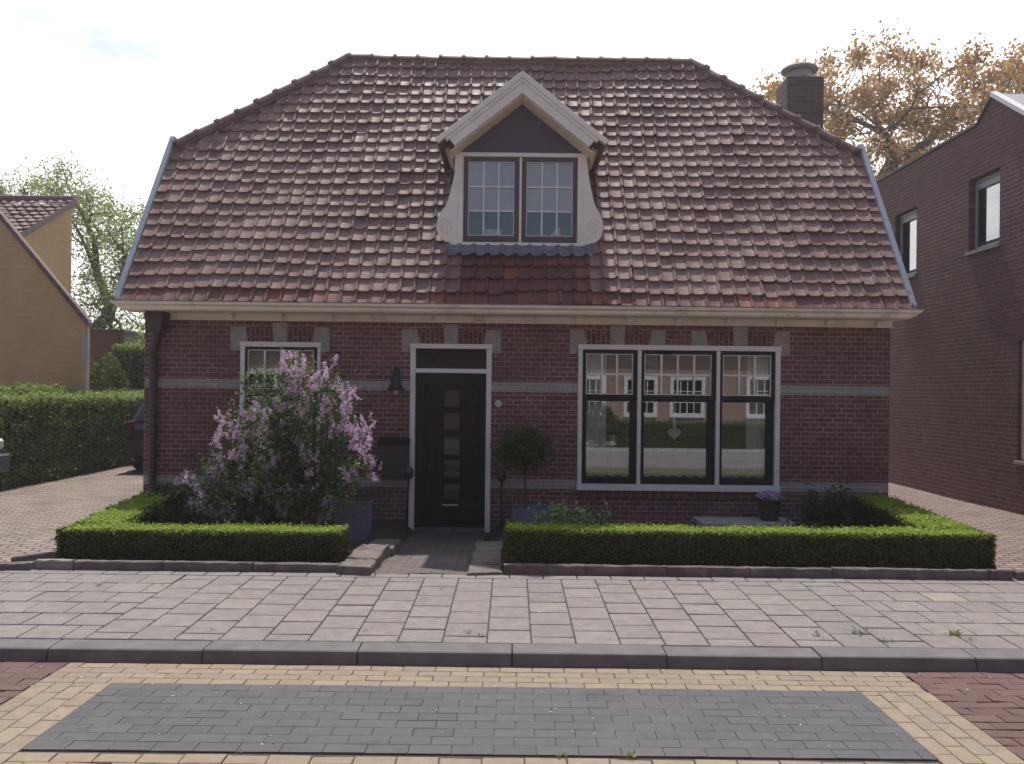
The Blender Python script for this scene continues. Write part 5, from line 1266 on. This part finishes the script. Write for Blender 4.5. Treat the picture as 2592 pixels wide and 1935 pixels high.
# bushes behind it
rng = np.random.default_rng(41)
def bush(name, label, c, r, n, ls, mat, seed, cat='bush'):
    rng = np.random.default_rng(seed); t = thing(name, (c[0],c[1],0), label, cat)
    b = MB(); att = ellipsoid_pts(c, r, 60, rng, .5, .2); nodes, par = grow((c[0],c[1],0), (0,0,1), att, rng, .3, .4, .1); limbs(b, nodes, par, .06, .006, n=5); b.build('stem', m['twig'], t)
    v = rng.normal(size=(n,3)); v /= np.linalg.norm(v,axis=1,keepdims=True); v *= (rng.random((n,1))**.22)*(1+.13*np.sin(v[:,:1]*7+v[:,1:2]*5+v[:,2:]*8)); C = v*np.array(r)+np.array(c); C = C[C[:,2] > .02]
    MB().quads(leaf_quads(C, ls, rng)).build('foliage', mat, t); return t
hedge('tall_clipped_bush', 'tall clipped bush with a sunlit top beside the house corner, behind the driveway', [(at(280,900,20.5).x, -5.2, 20.5, 22.3, 0, at(330,880,20.5).z)], m['privet'], .06, 2200, 17, rough=.16, shoots=50, cat='bush', top=m['privet_lit'])
c = at(262,950,19.8); bush('loose_bush', 'loose yellowish green bush between the yellow house and the clipped bush', (c.x,20,1.25), (.62,.6,1.15), 5200, .075, m['bushleaf'], 43)
# trees
rng = np.random.default_rng(51)
tb = at(205,1000,26); tb.z = -.1
def px_att(lst, d, dep, rng, dens=900):
    out = []
    for (x, y, r) in lst:
        for k in range(max(3, int(r*r/dens*4))):
            a = rng.uniform(0,6.28); q = r*math.sqrt(rng.random()); out.append(np.array(at(x+q*math.cos(a), y+q*math.sin(a), d+rng.normal()*dep)))
    return out
att = px_att([(150,455,32),(190,500,40),(130,480,25),(245,530,50),(190,545,45),(300,570,48),(340,560,28),(310,620,45),(240,600,50),(345,640,28),(215,690,40),(300,700,40),(260,760,45),(320,740,35),(200,760,35),(300,810,45),(340,850,35),(270,850,40),(250,900,40),(320,890,40),(110,475,20)], 26, 1.1, rng, 1500)
tree('green_tree', 'airy light green tree behind the yellow house', 'tree', tb, at(205,880,26).z, att, .2, .011, m['leaf_green'], 150, .10, .30, 52, m['bark'], m['leaf_green'])
att = px_att([(20,500,22),(60,490,20),(0,490,30),(-40,500,40),(120,500,15)], 30, .8, rng, 900)
tb2 = at(-20,1000,30); tb2.z = -.1
tree('green_tree', 'green treetops showing just over the ridge of the yellow house, far left', 'tree', tb2, 5.0, att, .2, .012, m['leaf_green'], 90, .10, .24, 53, m['bark'], m['leaf_green'])
rng = np.random.default_rng(61)
lst = [(2030,190,28),(1990,230,25),(2060,240,30),(2100,180,35),(2110,260,40),(2160,130,30),(2200,170,45),(2250,105,35),(2290,140,40),(2240,210,50),(2180,240,45),(2330,180,40),(2300,230,45),(2370,130,35),(2420,160,40),(2450,110,35),(2480,180,40),(2400,230,45),(2520,160,40),(2560,140,40),(2600,170,45),(2560,220,45),(2480,260,45),(2350,290,45),(2260,300,45),(2160,330,40),(2130,300,30),(2240,380,45),(2300,350,45),(2380,330,40),(2440,320,35),(2290,410,35),(2340,390,30),(2650,200,60),(2650,300,60),(2200,420,30),(2100,330,25),(1950,235,15)]
att = px_att([(x, y + (8 if x < 2120 else 34 if y < 260 else 12), r) for x, y, r in lst], 27, 1.4, rng, 1700)
tb = at(2215,1000,27); tb.z = -.1
tree('rusty_tree', 'large tree with rusty orange young leaves behind the chimney and red brick neighbour', 'tree', tb, at(2215,470,27).z, att, .22, .011, m['leaf_rust'], 125, .145, .23, 62, m['bark2'], m['leaf_rust'], step=.5, wander=.12)

# ================================================================== CARS
def car(name, label, loc, rz, paint, lights, group=None):
    """small hatchback, rear towards -y, 3.9 m long"""
    t = bpy.data.objects.new(name, None); COL.objects.link(t); WORLD[t.name] = Vector((0,0,0)); tag(t, label, 'car', group)
    st = [(-.02,.42,.80,.66,.70),(.06,.26,.92,.74,.78),(.25,.20,.98,.78,.82),(.7,.20,1.0,.80,.84),(1.6,.20,.98,.80,.85),(2.6,.20,.94,.80,.84),(3.2,.20,.86,.77,.82),(3.7,.24,.74,.70,.76),(3.9,.34,.60,.56,.62)]
    b = MB(); vs = []; K = 10
    for (y, zb, zt, wt, wm) in st:
        zm = zb + (zt-zb)*.55
        ring = [(-wm*.9,zb),(wm*.9,zb),(wm,zb+.12),(wm,zm),(wt+.03,zt-.06),(wt-.06,zt),(-wt+.06,zt),(-wt-.03,zt-.06),(-wm,zm),(-wm,zb+.12)]
        vs += [(x,y,z) for x,z in ring]
    fs = [tuple(range(K)), tuple(range(len(vs)-1,len(vs)-K-1,-1))]
    for i in range(len(st)-1):
        for k in range(K): fs.append((i*K+k, (i+1)*K+k, (i+1)*K+(k+1)%K, i*K+(k+1)%K))
    b.add(vs, fs); b.build('body', paint, t, smooth=False, bevel=.03, seg=2)
    cab = [(.10,.96,.72,.72),(.42,1.44,.60,.72),(.9,1.49,.58,.75),(1.7,1.48,.58,.76),(2.15,1.40,.60,.75),(2.85,.92,.70,.72)]
    b = MB(); vs = []
    for (y, zt, wt, wb2) in cab: vs += [(-wb2,y,.90),(wb2,y,.90),(wt,y,zt-.03),(wt-.07,y,zt),(-wt+.07,y,zt),(-wt,y,zt-.03)]
    fs = [tuple(range(6)), tuple(range(len(vs)-1,len(vs)-7,-1))]
    for i in range(len(cab)-1):
        for k in range(6): fs.append((i*6+k,(i+1)*6+k,(i+1)*6+(k+1)%6,i*6+(k+1)%6))
    b.add(vs, fs); b.build('cabin', paint, t, bevel=.02, seg=2)
    b = MB(); b.add([(-.60,.125,1.01),(.60,.125,1.01),(.52,.38,1.40),(-.52,.38,1.40),(-.60,.135,1.0),(.60,.135,1.0)], [(0,1,2,3)]); 
    b.add([(-.58,2.78,1.0),(.58,2.78,1.0),(.54,2.22,1.375),(-.54,2.22,1.375)], [(3,2,1,0)])
    for s in (-1,1):
        b.add([(s*.748,.5,1.0),(s*.762,2.4,1.0),(s*.64,2.1,1.36),(s*.62,.6,1.40)], [(0,1,2,3) if s > 0 else (3,2,1,0)])
    b.v = [(x*1.012, y-.012 if y < 1 else y+.012, z+.006) for x,y,z in b.v]; b.build('car_window', m['car_glass'], t)
    for bq in ((-.76,.76,-.10,.10,.34,.60),(-.70,.70,3.75,3.96,.28,.52)): MB().box(*bq).build('bumper', m['bumper'] if lights == 'rear' else paint, t, bevel=.03, seg=2)
    for s in (-1,1):
        b = MB(); b.box(min(s*.64,s*.765), max(s*.64,s*.765), -.035, .12, .68, .96); b.build('tail_light', m['taillight'], t, bevel=.015)
        b = MB(); b.box(min(s*.48,s*.72), max(s*.48,s*.72), 3.62, 3.86, .56, .70); b.build('headlight', m['lamp_clear'], t, bevel=.03)
        for y in (.68, 3.12):
            b = MB(); R0 = .30; pr = [(R0*.62,-.09),(R0*.93,-.10),(R0,-.07),(R0,.07),(R0*.93,.10),(R0*.62,.09)]
            b.lathe(pr, (0,0,0), 24); b.v = [(s*.76 + z, y + x, R0 + yy) for x,yy,z in b.v]; w_ = b.build('wheel', m['tyre'], t, smooth=False)
            b = MB(); b.lathe([(.02,-.05),(.10,-.045),(.185,-.055),(.19,-.095)] if s < 0 else [(.19,.095),(.185,.055),(.10,.045),(.02,.05)], (0,0,0), 20); b.v = [(s*.76 + z, y + x, R0 + yy) for x,yy,z in b.v]; b.build('rim', m['rim'], w_)
    b = MB(); b.box(-.26,.26,-.045,-.03,.70,.81); b.build('licence_plate', m['coping'], t)
    t.location = loc; t.rotation_euler = (0,0,rz); return t
car('parked_car', 'dark maroon car on the left driveway, half hidden by the house corner', (-6.36, 15.75, .05), 0, m['car_red'], 'rear')
car('parked_car', 'dark blue car just poking into the frame at the far left edge', (-11.36, 11.9, .05), R(-90), m['car_blue'], 'front').scale = (1,1,1.16)

# ================================================================== ACROSS THE STREET (mirrored in the panes)
oh = thing('facing_house', (2,-8,0), 'orange brick house across the street, mirrored in the big window', 'house')
ow = [(-9.6,-8.2,.85,2.2),(-5.2,-3.8,.85,2.2),(-1.6,-.3,.85,2.2),(2.2,3.2,.85,2.15),(3.95,5.0,.85,2.15),(5.55,6.65,.85,2.15),(8.2,9.35,.85,2.2),(11.4,12.6,.85,2.2)]
b = MB()
for (a,c) in ((-14,16),):
    wall_open(b, a, c, -.2, 3.3, 0, .25, ow); b.v = [(x,-8-y,z) for x,y,z in b.v]
b.build('wall', m['brick_opp'], oh)
b = MB(); b.add([(-14.3,-7.6,3.2),(16.3,-7.6,3.2),(16.3,-12.5,7.4),(-14.3,-12.5,7.4)], [(0,1,2,3)]); b.add([(-14.3,-17,3.2),(16.3,-17,3.2),(16.3,-12.5,7.4),(-14.3,-12.5,7.4)], [(3,2,1,0)]); b.build('roof', plain('orange_tiles', (.42,.16,.09), .7, .2, 8, .5, 20), oh)
for o in ow:
    b = MB(); frame_mesh(b, o[0]-.06, o[1]+.06, o[2]-.06, o[3]+.06, 0, .12, .12,.12,.12,.14); bars(b, o[0]+.07, o[1]-.07, o[2]+.09, o[3]-.07, 4, 3, .03, .08, .03, .01); b.box(o[0]+.06,o[1]-.06,.02,.10,(o[2]+o[3])/2+.02,(o[2]+o[3])/2+.10)
    b.v = [(x,-7.93-y,z) for x,y,z in b.v]; wd = b.build('window', m['coping'], oh)
    b = MB(); b.box(o[0],o[1],-8.2,-8.15,o[2],o[3]); b.build('pane', m['car_glass'], wd)
hedge('street_hedge', 'dark hedge across the street, mirrored low in the big window', [(3.3,9.0,-5.1,-4.4,-.1,.72)], m['privet'], .06, 900, 71, rough=.1, shoots=20)
bush('street_bush', 'rounded dark bush across the street, mirrored in the left light of the big window', (2.75,-4.6,.65), (.55,.5,.65), 2600, .08, m['bushleaf'], 72)
mb = MB(); mb.add([(-60,-7.9,-.05),(60,-7.9,-.05),(60,-3.0,-.05),(-60,-3.0,-.05)], [(0,1,2,3)]); mb.add([(-60,-3.0,-.05),(60,-3.0,-.05),(60,-3.0,-.16),(-60,-3.0,-.16)], [(3,2,1,0)])
tag(mb.build('far_pavement', m['concrete']), kind='structure')
